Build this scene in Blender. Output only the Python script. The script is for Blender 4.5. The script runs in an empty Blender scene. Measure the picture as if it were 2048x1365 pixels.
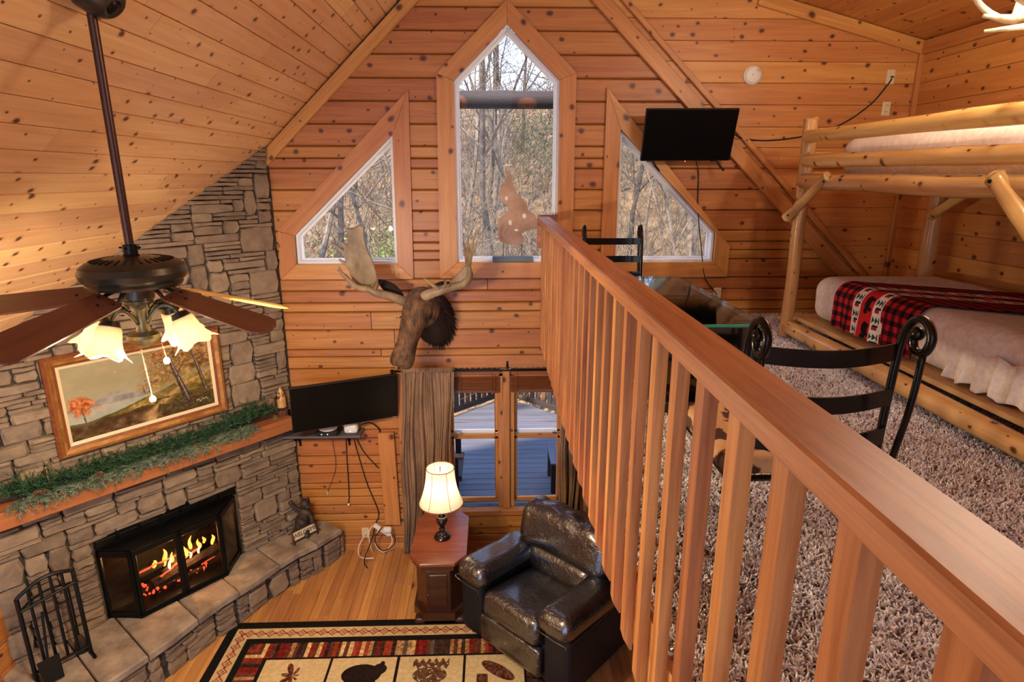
import bpy, math, random
import numpy as np
from mathutils import Vector as V, Matrix, noise as mnoise
random.seed(7); RNG = np.random.default_rng(7)
SC = bpy.context.scene; COL = SC.collection
# ------------------------------------------------------------------ camera
FPX, IW, IH = 1215.0, 2048, 1365
PIT, YAW = math.radians(15.15), math.radians(1.83)
cd = bpy.data.cameras.new('camera'); cam = bpy.data.objects.new('camera', cd); COL.objects.link(cam)
cd.sensor_width = 36; cd.lens = FPX / IW * 36; cd.clip_start = .02; cd.clip_end = 300
cam.rotation_euler = (math.pi/2 - PIT, 0, -YAW); SC.camera = cam
# ------------------------------------------------------------------ view, sky, sun
vs = SC.view_settings; vs.view_transform = 'Standard'; vs.look = 'None'; vs.gamma = 1; vs.use_curve_mapping = False
vs.exposure = 1.45
w = bpy.data.worlds.new('sky'); SC.world = w; w.use_nodes = True
wn = w.node_tree; bg = wn.nodes['Background']; bg.inputs['Strength'].default_value = 1.5
tc = wn.nodes.new('ShaderNodeTexCoord'); nz = wn.nodes.new('ShaderNodeTexNoise'); rp = wn.nodes.new('ShaderNodeValToRGB')
nz.inputs['Scale'].default_value = 2.4; nz.inputs['Detail'].default_value = 5
rp.color_ramp.elements[0].position = .38; rp.color_ramp.elements[0].color = (.40, .60, 1.0, 1)
rp.color_ramp.elements[1].position = .62; rp.color_ramp.elements[1].color = (.86, .92, 1.0, 1)
wn.links.new(tc.outputs['Generated'], nz.inputs['Vector']); wn.links.new(nz.outputs['Fac'], rp.inputs['Fac']); sx = wn.nodes.new('ShaderNodeSeparateXYZ'); zr = wn.nodes.new('ShaderNodeValToRGB'); mxs = wn.nodes.new('ShaderNodeMix'); mxs.data_type = 'RGBA'
zr.color_ramp.elements[0].position = .08; zr.color_ramp.elements[0].color = (.0, .0, .0, 1); zr.color_ramp.elements[1].position = .6; zr.color_ramp.elements[1].color = (.85, .85, .85, 1)
wn.links.new(tc.outputs['Generated'], sx.inputs[0]); wn.links.new(sx.outputs['Z'], zr.inputs['Fac']); wn.links.new(zr.outputs['Color'], mxs.inputs[0]); wn.links.new(rp.outputs['Color'], mxs.inputs[6]); mxs.inputs[7].default_value = (.24, .46, 1.0, 1); wn.links.new(mxs.outputs[2], bg.inputs['Color'])
sl = bpy.data.lights.new('sun', 'SUN'); so = bpy.data.objects.new('sun', sl); COL.objects.link(so)
sl.energy = 5.0; sl.angle = math.radians(3); sl.color = (1, .93, .82)
so.rotation_euler = V((.52, .50, -.69)).to_track_quat('-Z', 'Y').to_euler(); so.location = (-20, 20, 30)
# ------------------------------------------------------------------ places: pixel of the survey -> point on a plane of the house
_fw = V((math.sin(YAW)*math.cos(PIT), math.cos(YAW)*math.cos(PIT), -math.sin(PIT)))
_rt = V((math.cos(YAW), -math.sin(YAW), 0)); _up = _rt.cross(_fw)
def ray(x, y): return _fw + _rt*((x-IW/2)/FPX) + _up*((IH/2-y)/FPX)
def hit(x, y, n, c):
    d = ray(x, y); return d*(c/V(n).dot(d))
def PY(x, y, c=5.5): return hit(x, y, (0, 1, 0), c)
def PX(x, y, c): return hit(x, y, (1, 0, 0), c)
def PZ(x, y, c): return hit(x, y, (0, 0, 1), c)
GY, ZL, ZF = 5.5, -1.25, -3.667        # gable wall, loft floor, lower floor
XL, XR = -3.42, 3.67                   # side walls
def roofL(x): return .97*x + 2.092
def roofR(x): return 2.031 - .254*x
# ------------------------------------------------------------------ colour and materials
def S(r, g, b):
    f = lambda c: (c/255/12.92) if c/255 <= .04045 else ((c/255+.055)/1.055)**2.4
    return (f(r), f(g), f(b), 1.0)
MT = {}
class NT:
    def __init__(s, name):
        s.m = bpy.data.materials.new(name); s.m.use_nodes = True; s.t = s.m.node_tree
        s.b = s.t.nodes['Principled BSDF']; s.out = s.t.nodes['Material Output']; MT[name] = s.m
    def n(s, typ, **kw):
        nd = s.t.nodes.new('ShaderNode'+typ)
        for k, v in kw.items():
            if k.startswith('i_'):
                key = k[2:]; key = int(key) if key.isdigit() else key.replace('_', ' ')
                nd.inputs[key].default_value = v
            else: setattr(nd, k, v)
        return nd
    def l(s, a, b): s.t.links.new(a, b)
    def set(s, **kw):
        for k, v in kw.items(): s.b.inputs[k.replace('_', ' ')].default_value = v
    def ramp(s, fac, stops):
        r = s.n('ValToRGB'); e = r.color_ramp.elements
        while len(e) < len(stops): e.new(.5)
        for i, (p, c) in enumerate(stops): e[i].position = p; e[i].color = c
        s.l(fac, r.inputs['Fac']); return r.outputs['Color']
    def mix(s, fac, a, b, mode='MIX'):
        m = s.n('Mix', data_type='RGBA', blend_type=mode)
        for sock, v in ((m.inputs[0], fac), (m.inputs[6], a), (m.inputs[7], b)):
            if hasattr(v, 'node'): s.l(v, sock)
            else: sock.default_value = v
        return m.outputs[2]
    def math(s, op, a, b=None):
        m = s.n('Math', operation=op)
        for i, v in enumerate((a, b)):
            if v is None: continue
            if hasattr(v, 'node'): s.l(v, m.inputs[i])
            else: m.inputs[i].default_value = v
        return m.outputs[0]
    def vm(s, op, a, b):
        m = s.n('VectorMath', operation=op)
        for i, v in enumerate((a, b)):
            if hasattr(v, 'node'): s.l(v, m.inputs[i])
            else: m.inputs[i].default_value = v
        return m.outputs[0]
    def bump(s, h, strength=.3, dist=.01):
        b = s.n('Bump'); b.inputs['Strength'].default_value = strength; b.inputs['Distance'].default_value = dist
        s.l(h, b.inputs['Height']); s.l(b.outputs[0], s.b.inputs['Normal'])
def plain(name, c, rough=.5, metal=0.0, spec=.5, coat=0.0):
    t = NT(name); t.set(Base_Color=c, Roughness=rough, Metallic=metal, Specular_IOR_Level=spec, Coat_Weight=coat); return t.m
def noisy(name, c1, c2, scale=8, rough=.6, bump=.2, dist=.01, detail=5, stretch=(1, 1, 1), rnd=.12, spec=.4, metal=0.0, lo=.35, hi=.68):
    t = NT(name); tc = t.n('TexCoord'); oi = t.n('ObjectInfo')
    off = t.vm('MULTIPLY', oi.outputs['Random'], (37, 53, 71)); co = t.vm('ADD', tc.outputs['Object'], off)
    co = t.vm('MULTIPLY', co, stretch)
    nz = t.n('TexNoise', i_Scale=scale, i_Detail=detail, i_Roughness=.62); t.l(co, nz.inputs['Vector'])
    col = t.ramp(nz.outputs['Fac'], [(lo, c1), (hi, c2)])
    hs = t.n('HueSaturation'); t.l(col, hs.inputs['Color'])
    t.l(t.math('ADD', t.math('MULTIPLY', oi.outputs['Random'], 2*rnd), 1-rnd), hs.inputs['Value'])
    t.l(hs.outputs[0], t.b.inputs['Base Color']); t.set(Roughness=rough, Specular_IOR_Level=spec, Metallic=metal)
    if bump: t.bump(nz.outputs['Fac'], bump, dist)
    return t.m
def wood(name, light, dark, knot=None, rough=.38, grain=1.0, rnd=.10, knots=4.2, coat=0.0, bump=.12, contrast=(.30, .72)):
    """boards lie along local X: streaks run that way, knots are scattered over X and the two short axes"""
    t = NT(name); tc = t.n('TexCoord'); oi = t.n('ObjectInfo')
    off = t.vm('MULTIPLY', oi.outputs['Random'], (41, 23, 67)); co = t.vm('ADD', tc.outputs['Object'], off)
    g = t.vm('MULTIPLY', co, (.9*grain, 15*grain, 15*grain))
    n1 = t.n('TexNoise', i_Scale=1.6, i_Detail=6, i_Roughness=.6, i_Distortion=.7); t.l(g, n1.inputs['Vector'])
    g2 = t.vm('MULTIPLY', co, (2.5, 95, 95)); n2 = t.n('TexNoise', i_Scale=1, i_Detail=2); t.l(g2, n2.inputs['Vector'])
    f = t.math('ADD', t.math('MULTIPLY', n1.outputs['Fac'], .8), t.math('MULTIPLY', n2.outputs['Fac'], .2))
    col = t.ramp(f, [(contrast[0], dark), (contrast[1], light)])
    n3 = t.n('TexNoise', i_Scale=1.3, i_Detail=3); t.l(co, n3.inputs['Vector'])
    col = t.mix(t.math('MULTIPLY', n3.outputs['Fac'], .35), col, dark)
    if knots:
        sp = t.n('SeparateXYZ'); t.l(co, sp.inputs[0]); cb = t.n('CombineXYZ'); t.l(sp.outputs[0], cb.inputs[0])
        t.l(t.math('ADD', sp.outputs[1], sp.outputs[2]), cb.inputs[1])
        nd = t.n('TexNoise', i_Scale=14, i_Detail=2); t.l(co, nd.inputs['Vector'])
        wob = t.vm('ADD', cb.outputs[0], t.vm('MULTIPLY', nd.outputs['Color'], (.03, .02, 0)))
        vo = t.n('TexVoronoi', voronoi_dimensions='2D', i_Scale=knots, i_Randomness=1.0); t.l(t.vm('MULTIPLY', wob, (.8, 1, 1)), vo.inputs['Vector'])
        sv = t.n('SeparateXYZ'); t.l(vo.outputs['Color'], sv.inputs[0])
        big = t.math('ADD', t.math('MULTIPLY', t.math('POWER', sv.outputs[0], 2.0), 3.2), .75)
        d = t.math('MULTIPLY', vo.outputs['Distance'], big)
        k = knot or S(80, 42, 22)
        kc = t.ramp(d, [(0, (0.6*k[0], .6*k[1], .6*k[2], 1)), (.055, k), (.075, S(120, 66, 30)), (.16, S(190, 120, 66))])
        kf = t.ramp(d, [(0, (1, 1, 1, 1)), (.07, (.9, .9, .9, 1)), (.10, (.35, .35, .35, 1)), (.19, (0, 0, 0, 1))])
        col = t.mix(kf, col, kc)
    hs = t.n('HueSaturation'); t.l(col, hs.inputs['Color'])
    t.l(t.math('ADD', t.math('MULTIPLY', oi.outputs['Random'], 2*rnd), 1-rnd), hs.inputs['Value'])
    t.l(t.math('ADD', t.math('MULTIPLY', oi.outputs['Random'], .016), .492), hs.inputs['Hue'])
    t.l(hs.outputs[0], t.b.inputs['Base Color']); t.set(Roughness=rough, Specular_IOR_Level=.45, Coat_Weight=coat, Coat_Roughness=.25)
    if bump: t.bump(f, bump, .004)
    return t.m
def vcol(name, rough=.8, bump=0, bscale=300, spec=.2):
    t = NT(name); a = t.n('VertexColor', layer_name='Col'); t.l(a.outputs['Color'], t.b.inputs['Base Color']); t.set(Roughness=rough, Specular_IOR_Level=spec)
    if bump:
        tc = t.n('TexCoord'); nz = t.n('TexNoise', i_Scale=bscale, i_Detail=2); t.l(tc.outputs['Object'], nz.inputs['Vector']); t.bump(nz.outputs['Fac'], bump, .004)
    return t.m
def glow(name, c, s):
    t = NT(name); t.set(Base_Color=c, Emission_Color=c, Emission_Strength=s); return t.m
def glass(name, tint=(1, 1, 1, 1), refl=.08, rough=.02):
    t = NT(name); tr = t.n('BsdfTransparent'); tr.inputs[0].default_value = tint; gl = t.n('BsdfGlossy'); gl.inputs['Roughness'].default_value = rough
    lw = t.n('LayerWeight', i_Blend=.25); mx = t.n('MixShader')
    t.l(t.math('ADD', t.math('MULTIPLY', lw.outputs['Fresnel'], refl*2), refl*.1), mx.inputs[0]); t.l(tr.outputs[0], mx.inputs[1]); t.l(gl.outputs[0], mx.inputs[2]); t.l(mx.outputs[0], t.out.inputs[0]); return t.m
def shade(name, c, trans=.55):
    t = NT(name); d = t.n('BsdfDiffuse'); d.inputs[0].default_value = c; r = t.n('BsdfTranslucent'); r.inputs[0].default_value = c
    mx = t.n('MixShader'); mx.inputs[0].default_value = trans; t.l(d.outputs[0], mx.inputs[1]); t.l(r.outputs[0], mx.inputs[2]); t.l(mx.outputs[0], t.out.inputs[0]); return t.m

PINE = wood('pine_log_siding', S(202, 140, 74), S(156, 92, 40), rough=.42, knots=5.0)
PINE2 = wood('pine_panelling', S(216, 156, 90), S(178, 112, 54), rough=.42, knots=6.5)
CEIL = wood('ceiling_pine', S(242, 206, 156), S(214, 164, 110), rough=.3, knots=7.5)
TRIM = wood('pine_trim', S(212, 152, 86), S(172, 108, 52), rough=.4, knots=4.5)
RAIL = wood('railing_cedar', S(200, 142, 92), S(146, 90, 50), rough=.42, knots=0, coat=0, contrast=(.36, .62))
BAL = wood('baluster_fir', S(204, 142, 84), S(148, 86, 46), rough=.42, knots=0, rnd=.22, contrast=(.36, .62))
OAK = wood('oak_strip_floor', S(222, 168, 104), S(168, 108, 56), rough=.3, knots=1.2, rnd=.26, coat=.15)
LOGW = wood('peeled_log', S(230, 192, 128), S(196, 148, 84), rough=.22, knots=8, coat=.4)
MANT = wood('mantel_timber', S(192, 130, 78), S(150, 92, 48), rough=.4, knots=2.0)
DARKW = wood('walnut_furniture', S(84, 44, 28), S(44, 22, 14), rough=.28, knots=0, coat=.3)
TOPW = wood('cherry_table_top', S(150, 78, 46), S(104, 50, 30), rough=.25, knots=0, coat=.4)
DECK = wood('weathered_deck_board', S(108, 104, 110), S(74, 70, 76), rough=.7, knots=0, rnd=.15)
DKW = wood('dark_stained_timber', S(62, 44, 34), S(36, 26, 22), rough=.75, knots=1.5)
BLADE = wood('walnut_fan_blade', S(120, 76, 56), S(88, 52, 40), rough=.32, knots=0, coat=.2)
def stonemat(name, cs):
    t = NT(name); tc = t.n('TexCoord'); oi = t.n('ObjectInfo'); off = t.vm('MULTIPLY', oi.outputs['Random'], (37, 53, 71)); co = t.vm('ADD', tc.outputs['Object'], off)
    nz = t.n('TexNoise', i_Scale=9, i_Detail=7, i_Roughness=.65); t.l(co, nz.inputs['Vector'])
    st = t.vm('MULTIPLY', co, (1, 1, 4)); n2 = t.n('TexNoise', i_Scale=14, i_Detail=5); t.l(st, n2.inputs['Vector'])
    col = t.ramp(nz.outputs['Fac'], [(.3, cs[0]), (.48, cs[1]), (.7, cs[2])])
    per = t.ramp(oi.outputs['Random'], [(0, cs[1]), (.3, cs[3]), (.6, cs[2]), (1, cs[0])]); col = t.mix(.5, col, per)
    col = t.mix(t.math('MULTIPLY', n2.outputs['Fac'], .4), col, cs[0])
    t.l(col, t.b.inputs['Base Color']); t.set(Roughness=.85, Specular_IOR_Level=.25)
    t.bump(t.math('ADD', nz.outputs['Fac'], t.math('MULTIPLY', n2.outputs['Fac'], .7)), .7, .018); return t.m
STONE = stonemat('ledge_stone', [S(94, 78, 66), S(138, 118, 98), S(174, 152, 124), S(122, 106, 96)])
SLAB = noisy('hearth_slab_stone', S(120, 106, 94), S(172, 156, 136), 6, .8, .4, .012)
MORTAR = noisy('dark_mortar', S(46, 40, 36), S(78, 70, 62), 12, .95, .5)
BLACK = plain('black_metal', S(20, 20, 20), .4, .6, .5)
SOOT = noisy('sooted_firebox', S(40, 36, 32), S(104, 92, 78), 5, .9, .3)
IRON = plain('wrought_iron', S(26, 24, 24), .28, .75, .6, .2)
BRONZE = noisy('oiled_bronze', S(52, 50, 44), S(78, 76, 66), 4, .32, 0, metal=.6, rnd=.02)
BRONZED = plain('bronze_rod', S(74, 46, 36), .35, .5)
BRASS = noisy('antique_brass', S(120, 100, 62), S(168, 146, 100), 20, .4, .1, metal=.7)
SCREEN = plain('tv_screen', S(8, 8, 9), .3, 0, .12); PLASTIC = plain('black_plastic', S(16, 16, 17), .45)
WHITE = plain('white_plastic', S(226, 222, 212), .45); VINYL = plain('white_window_vinyl', S(236, 236, 234), .45)
IVORY = plain('ivory_outlet_plastic', S(214, 196, 160), .45)
GLASS = glass('window_glass', (1, 1, 1, 1), .03); TGLASS = glass('table_glass', (.72, .80, .78, 1), .25); FGLASS = glass('fireplace_glass', (.7, .68, .66, 1), .12)
GREENEDGE = plain('green_glass_edge', S(70, 190, 160), .2)
def leather():
    t = NT('black_leather'); tc = t.n('TexCoord'); nz = t.n('TexNoise', i_Scale=5, i_Detail=6, i_Distortion=1.2); t.l(tc.outputs['Object'], nz.inputs['Vector'])
    n2 = t.n('TexNoise', i_Scale=160, i_Detail=2); t.l(tc.outputs['Object'], n2.inputs['Vector'])
    t.l(t.ramp(nz.outputs['Fac'], [(.3, S(12, 11, 14)), (.7, S(26, 23, 27))]), t.b.inputs['Base Color']); t.set(Roughness=.30, Specular_IOR_Level=1.0, Coat_Weight=1.0, Coat_Roughness=.2, Coat_IOR=1.8)
    n3 = t.n('TexNoise', i_Scale=17, i_Detail=3, i_Distortion=2.2); t.l(tc.outputs['Object'], n3.inputs['Vector']); t.bump(t.math('ADD', t.math('ADD', nz.outputs['Fac'], t.math('MULTIPLY', n3.outputs['Fac'], .45)), t.math('MULTIPLY', n2.outputs['Fac'], .03)), .8, .03); return t.m
LEATH = leather()
LEATHSIDE = plain('dark_upholstery', S(24, 22, 26), .6, 0, .3)
LINEN = noisy('white_bed_linen', S(214, 204, 200), S(236, 230, 226), 30, .85, .25, .006, rnd=.02)
CURT = noisy('brown_satin_curtain', S(108, 84, 64), S(160, 128, 100), 6, .36, .35, .012, stretch=(1, 1, .35), rnd=.03, spec=.6)
BLIND = wood('wooden_blind_slat', S(150, 88, 48), S(112, 60, 30), rough=.4, knots=0)
FUR = noisy('moose_fur', S(58, 42, 30), S(124, 92, 66), 22, .8, .9, .02, stretch=(1, 1, .5), rnd=.02)
FURD = noisy('dark_moose_cape', S(22, 17, 15), S(48, 36, 30), 26, .85, .9, .02, rnd=.02)
ANTLER = noisy('moose_antler', S(104, 84, 62), S(168, 148, 116), 7, .5, .5, .01, stretch=(1, 1, .5), rnd=.03)
HORN = noisy('pale_antler', S(206, 190, 150), S(236, 226, 200), 9, .45, .3, rnd=.03)
NEEDLE = noisy('green_needles', S(26, 58, 38), S(62, 98, 62), 18, .75, 0, rnd=.05); FROST = noisy('frosted_needles', S(84, 102, 84), S(126, 142, 120), 18, .8, 0, rnd=.05)
CONE = noisy('pine_cone', S(84, 50, 34), S(150, 112, 82), 40, .8, .4)
GOLD = noisy('gilt_frame', S(150, 96, 44), S(206, 158, 88), 10, .35, .1, metal=.35, rnd=.02); FRAMEW = wood('brown_frame_wood', S(150, 92, 50), S(104, 58, 30), rough=.35, knots=0); CREAM = plain('cream_liner', S(214, 196, 158), .6)
PRINT = vcol('painted_canvas', .6, .25, 160); RUGM = vcol('woven_rug', .95, .5, 420, .1); FLEECE = vcol('printed_fleece', .9, .3, 300, .15)
SHADE = shade('cream_lamp_shade', S(242, 228, 200), .4); FROSTED = shade('frosted_tulip_glass', S(244, 230, 206), .2)
BULB = glow('lit_bulb', (1, .86, .62, 1), 3); FLAME = glow('fire_flame', (1, .36, .06, 1), 1.5); FLAMEC = glow('fire_flame_core', (1, .66, .22, 1), 3.2); EMBER = glow('glowing_ember', (1, .10, .04, 1), .8)
CHAR = noisy('charred_log', S(20, 17, 15), S(70, 54, 42), 14, .95, .8, .02)
BARK = noisy('tree_bark', S(78, 64, 52), S(136, 116, 96), 8, .9, .4, rnd=.25); TWIG = noisy('dry_twigs', S(116, 94, 72), S(172, 146, 116), 4, .9, 0, rnd=.2)
LITTER = noisy('leaf_litter', S(108, 80, 54), S(178, 142, 100), 2.2, .95, .6, .05, detail=9); FERN = noisy('evergreen_leaves', S(84, 112, 44), S(150, 172, 84), 3, .8, 0)
# ------------------------------------------------------------------ mesh helpers
def _perp(d):
    a = V((0, 0, 1)) if abs(d.z) < .9 else V((1, 0, 0)); u = d.cross(a).normalized(); return u, d.cross(u).normalized()
def frame(o, x, y, z): 
    m = Matrix((V(x).normalized(), V(y).normalized(), V(z).normalized())).transposed().to_4x4(); m.translation = V(o); return m
class MB:
    def __init__(s): s.v = []; s.f = []
    def add(s, vs, fs):
        b = len(s.v); s.v += [tuple(p) for p in vs]; s.f += [tuple(i+b for i in f) for f in fs]; return s
    def cbox(s, c, size, M=None, b=.004):
        h = V(size)/2; b = min(b, h.x*.8, h.y*.8, h.z*.8); vs = []; ix = {}
        for sx in (-1, 1):
            for sy in (-1, 1):
                for sz in (-1, 1):
                    for ax in range(3):
                        p = [sx*(h.x-b), sy*(h.y-b), sz*(h.z-b)]; p[ax] = (sx, sy, sz)[ax]*h[ax]
                        ix[sx, sy, sz, ax] = len(vs); q = V(p); vs.append((M @ q if M else q)+V(c))
        fs = []
        for ax in range(3):
            o = [i for i in range(3) if i != ax]
            for sg in (-1, 1):
                loop = []
                for a, bb in ((-1, -1), (1, -1), (1, 1), (-1, 1)):
                    k = [0, 0, 0]; k[ax] = sg; k[o[0]] = a; k[o[1]] = bb; loop.append(ix[k[0], k[1], k[2], ax])
                fs.append(loop if (sg > 0) == (ax != 1) else loop[::-1])
        for ax in range(3):
            o = [i for i in range(3) if i != ax]
            for a in (-1, 1):
                for bb in (-1, 1):
                    q = []
                    for e, face in ((-1, o[0]), (1, o[0]), (1, o[1]), (-1, o[1])):
                        k = [0, 0, 0]; k[ax] = e; k[o[0]] = a; k[o[1]] = bb; q.append(ix[k[0], k[1], k[2], face])
                    fs.append(q)
        for sx in (-1, 1):
            for sy in (-1, 1):
                for sz in (-1, 1): fs.append([ix[sx, sy, sz, i] for i in range(3)])
        return s.add(vs, fs)
    def box(s, lo, hi, b=.004):
        lo = V(lo); hi = V(hi); return s.cbox((lo+hi)/2, hi-lo, None, b)
    def tube(s, pts, r, n=8, cap=True, closed=False, flat=None):
        pts = [V(p) for p in pts]; N = len(pts); rr = r if hasattr(r, '__len__') else [r]*N
        u = None; b = len(s.v); vs = []
        for i, p in enumerate(pts):
            t = (pts[(i+1) % N]-pts[i-1]) if closed else (pts[min(i+1, N-1)]-pts[max(i-1, 0)])
            t = t.normalized() if t.length > 1e-9 else V((0, 0, 1))
            if u is None: u, w_ = _perp(t)
            else:
                u = u-t*u.dot(t); u = u.normalized() if u.length > 1e-6 else _perp(t)[0]
            w_ = t.cross(u)
            for k in range(n):
                a = 2*math.pi*k/n; q = u*math.cos(a)*rr[i]+w_*math.sin(a)*rr[i]
                if flat: q = q - V(flat[0])*q.dot(V(flat[0]))*(1-flat[1])
                vs.append(p+q)
        fs = []
        for i in range(N if closed else N-1):
            j = (i+1) % N
            for k in range(n): fs.append((i*n+k, i*n+(k+1) % n, j*n+(k+1) % n, j*n+k))
        if cap and not closed: fs += [tuple(range(n-1, -1, -1)), tuple((N-1)*n+k for k in range(n))]
        return s.add(vs, fs)
    def lathe(s, prof, n=20, c=(0, 0, 0), M=None, cap=True):
        vs = []; fs = []; N = len(prof)
        for r, z in prof:
            for k in range(n):
                a = 2*math.pi*k/n; q = V((r*math.cos(a), r*math.sin(a), z)); vs.append((M @ q if M else q)+V(c))
        for i in range(N-1):
            for k in range(n): fs.append((i*n+k, i*n+(k+1) % n, (i+1)*n+(k+1) % n, (i+1)*n+k))
        if cap: fs += [tuple(range(n-1, -1, -1)), tuple((N-1)*n+k for k in range(n))]
        return s.add(vs, fs)
    def prism(s, poly, t, M, b=0):
        """poly in local xy, from z=0 to z=t of frame M; b: bevel drawn in at the front"""
        n = len(poly); c = V((sum(p[0] for p in poly)/n, sum(p[1] for p in poly)/n)); vs = [M @ V((p[0], p[1], 0)) for p in poly]
        if b:
            vs += [M @ V((p[0], p[1], t-b)) for p in poly]
            for p in poly:
                d = c-V(p[:2]); d = d.normalized()*min(b, d.length*.5); vs.append(M @ V((p[0]+d.x, p[1]+d.y, t)))
            L = 3
        else: vs += [M @ V((p[0], p[1], t)) for p in poly]; L = 2
        fs = [tuple(range(n-1, -1, -1)), tuple((L-1)*n+k for k in range(n))]
        for i in range(L-1):
            for k in range(n): fs.append((i*n+k, i*n+(k+1) % n, (i+1)*n+(k+1) % n, (i+1)*n+k))
        return s.add(vs, fs)
    def ball(s, c, r, n=12, m=8, M=None):
        rr = V(r) if hasattr(r, '__len__') else V((r, r, r)); vs = []; fs = []
        for i in range(m+1):
            th = math.pi*i/m
            for k in range(n):
                a = 2*math.pi*k/n; q = V((rr.x*math.sin(th)*math.cos(a), rr.y*math.sin(th)*math.sin(a), -rr.z*math.cos(th))); vs.append((M @ q if M else q)+V(c))
        for i in range(m):
            for k in range(n): fs.append((i*n+k, i*n+(k+1) % n, (i+1)*n+(k+1) % n, (i+1)*n+k))
        return s.add(vs, fs)
    def rbox(s, size, r, n=8, M=None, warp=None):
        """a cushion: box with edges rounded by r, n cuts a side"""
        h = V(size)/2; inn = V((max(h.x-r, 0), max(h.y-r, 0), max(h.z-r, 0))); seen = {}; vs = []; fs = []
        def pt(a, b_, cc):
            key = (a, b_, cc)
            if key in seen: return seen[key]
            # more points near the edges
            f = lambda k: math.sin((k/n-.5)*math.pi*.98)/math.sin(.49*math.pi)
            p = V((f(a)*h.x, f(b_)*h.y, f(cc)*h.z)); q = V([max(-inn[i], min(inn[i], p[i])) for i in range(3)]); d = p-q
            if d.length > 1e-9:
                m = max(abs(d[i])/max(h[i]-inn[i], 1e-9) for i in range(3)); d = d.normalized()*r*min(m, 1)
            p = q+d
            if warp: p = V(warp(p))
            seen[key] = len(vs); vs.append(M @ p if M else p); return seen[key]
        for ax in range(3):
            for e in (0, n):
                for i in range(n):
                    for j in range(n):
                        def K(u, v):
                            k = [0, 0, 0]; k[ax] = e; o = [x for x in range(3) if x != ax]; k[o[0]] = u; k[o[1]] = v; return pt(*k)
                        q = (K(i, j), K(i+1, j), K(i+1, j+1), K(i, j+1)); fs.append(q if (e == n) == (ax != 1) else q[::-1])
        return s.add(vs, fs)
    def loft(s, rings, cap=True):
        n = len(rings[0]); vs = [p for r in rings for p in r]; fs = []
        for i in range(len(rings)-1):
            for k in range(n): fs.append((i*n+k, i*n+(k+1) % n, (i+1)*n+(k+1) % n, (i+1)*n+k))
        if cap: fs += [tuple(range(n-1, -1, -1)), tuple((len(rings)-1)*n+k for k in range(n))]
        return s.add(vs, fs)
    def grid(s, nu, nv, fn):
        vs = [fn(i/nu, j/nv) for j in range(nv+1) for i in range(nu+1)]
        return s.add(vs, [(j*(nu+1)+i, j*(nu+1)+i+1, (j+1)*(nu+1)+i+1, (j+1)*(nu+1)+i) for j in range(nv) for i in range(nu)])
    def mesh(s, name, smooth=False):
        me = bpy.data.meshes.new(name); me.from_pydata(s.v, [], s.f); me.validate()
        if smooth: me.shade_smooth() if smooth is True else (me.shade_smooth(), me.set_sharp_from_angle(angle=smooth))
        return me
    def obj(s, name, mat, parent=None, smooth=False, M=None):
        return link(name, s.mesh(name, smooth), mat, parent, M)
LOCS = {}
def link(name, me, mat, parent=None, M=None):
    o = bpy.data.objects.new(name, me); COL.objects.link(o)
    if mat is not None and len(me.materials) == 0: me.materials.append(mat)
    if M is not None: o.matrix_world = M
    if parent is not None: par(o, parent)
    return o
def par(o, p):
    mw = o.matrix_basis.copy(); o.parent = p; o.matrix_parent_inverse = LOCS.get(p.name, Matrix.Identity(4)).inverted(); LOCS[o.name] = mw
def tag(o, label, cat, group=None, kind=None):
    o['label'] = label; o['category'] = cat
    if group: o['group'] = group
    if kind: o['kind'] = kind
    return o
def thing(name, label, cat, loc=(0, 0, 0), group=None):
    o = bpy.data.objects.new(name, None); COL.objects.link(o); o.location = loc; o.empty_display_size = .1; LOCS[o.name] = Matrix.Translation(V(loc)); return tag(o, label, cat, group)
def struct(o, label=None):
    o['kind'] = 'structure'
    if label: o['label'] = label
    return o
def dup(root, M, label=None):
    """copy a thing with its parts; M moves it in the world"""
    r = root.copy(); COL.objects.link(r); r.matrix_world = M @ LOCS.get(root.name, Matrix.Identity(4))
    if label: r['label'] = label
    for ch in list(root.children):
        c = ch.copy(); COL.objects.link(c); c.parent = r; c.matrix_parent_inverse = ch.matrix_parent_inverse.copy()
        for g in ch.children:
            d = g.copy(); COL.objects.link(d); d.parent = c; d.matrix_parent_inverse = g.matrix_parent_inverse.copy()
    return r
def board(name, mat, p, q, w_, t, nrm, parent=None, b=.004):
    """a plank from p to q, w_ wide, t thick, its face towards nrm; grain along it"""
    p = V(p); q = V(q); x = (q-p).normalized(); z = V(nrm); z = (z-x*z.dot(x)).normalized(); y = z.cross(x)
    return MB().cbox((0, 0, 0), ((q-p).length, w_, t), None, b).obj(name, mat, parent, False, frame((p+q)/2, x, y, z))
def plank(name, mat, M, l0, r0, l1, r1, y0, y1, t, parent, c=.006, z0=0.0):
    """wall or ceiling board: l0..r0 long at its lower edge y0, l1..r1 at the upper edge y1, proud by t, edges eased by c"""
    cx, cy = (l0+r0+l1+r1)/4, (y0+y1)/2; prof = [(y0, z0), (y0, t-c), (y0+c, t), (y1-c, t), (y1, t-c), (y1, z0)]; vs = []
    for e in (0, 1):
        for y, z in prof:
            k = (y-y0)/(y1-y0); x = (l0+(l1-l0)*k) if e == 0 else (r0+(r1-r0)*k); vs.append((x-cx, y-cy, z))
    fs = [(i, i+1, 6+i+1, 6+i) for i in range(5)] + [(5, 0, 6, 11), (5, 4, 3, 2, 1, 0), (6, 7, 8, 9, 10, 11)]
    return MB().add(vs, fs).obj(name, mat, parent, False, M @ Matrix.Translation((cx, cy, 0)))
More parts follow.
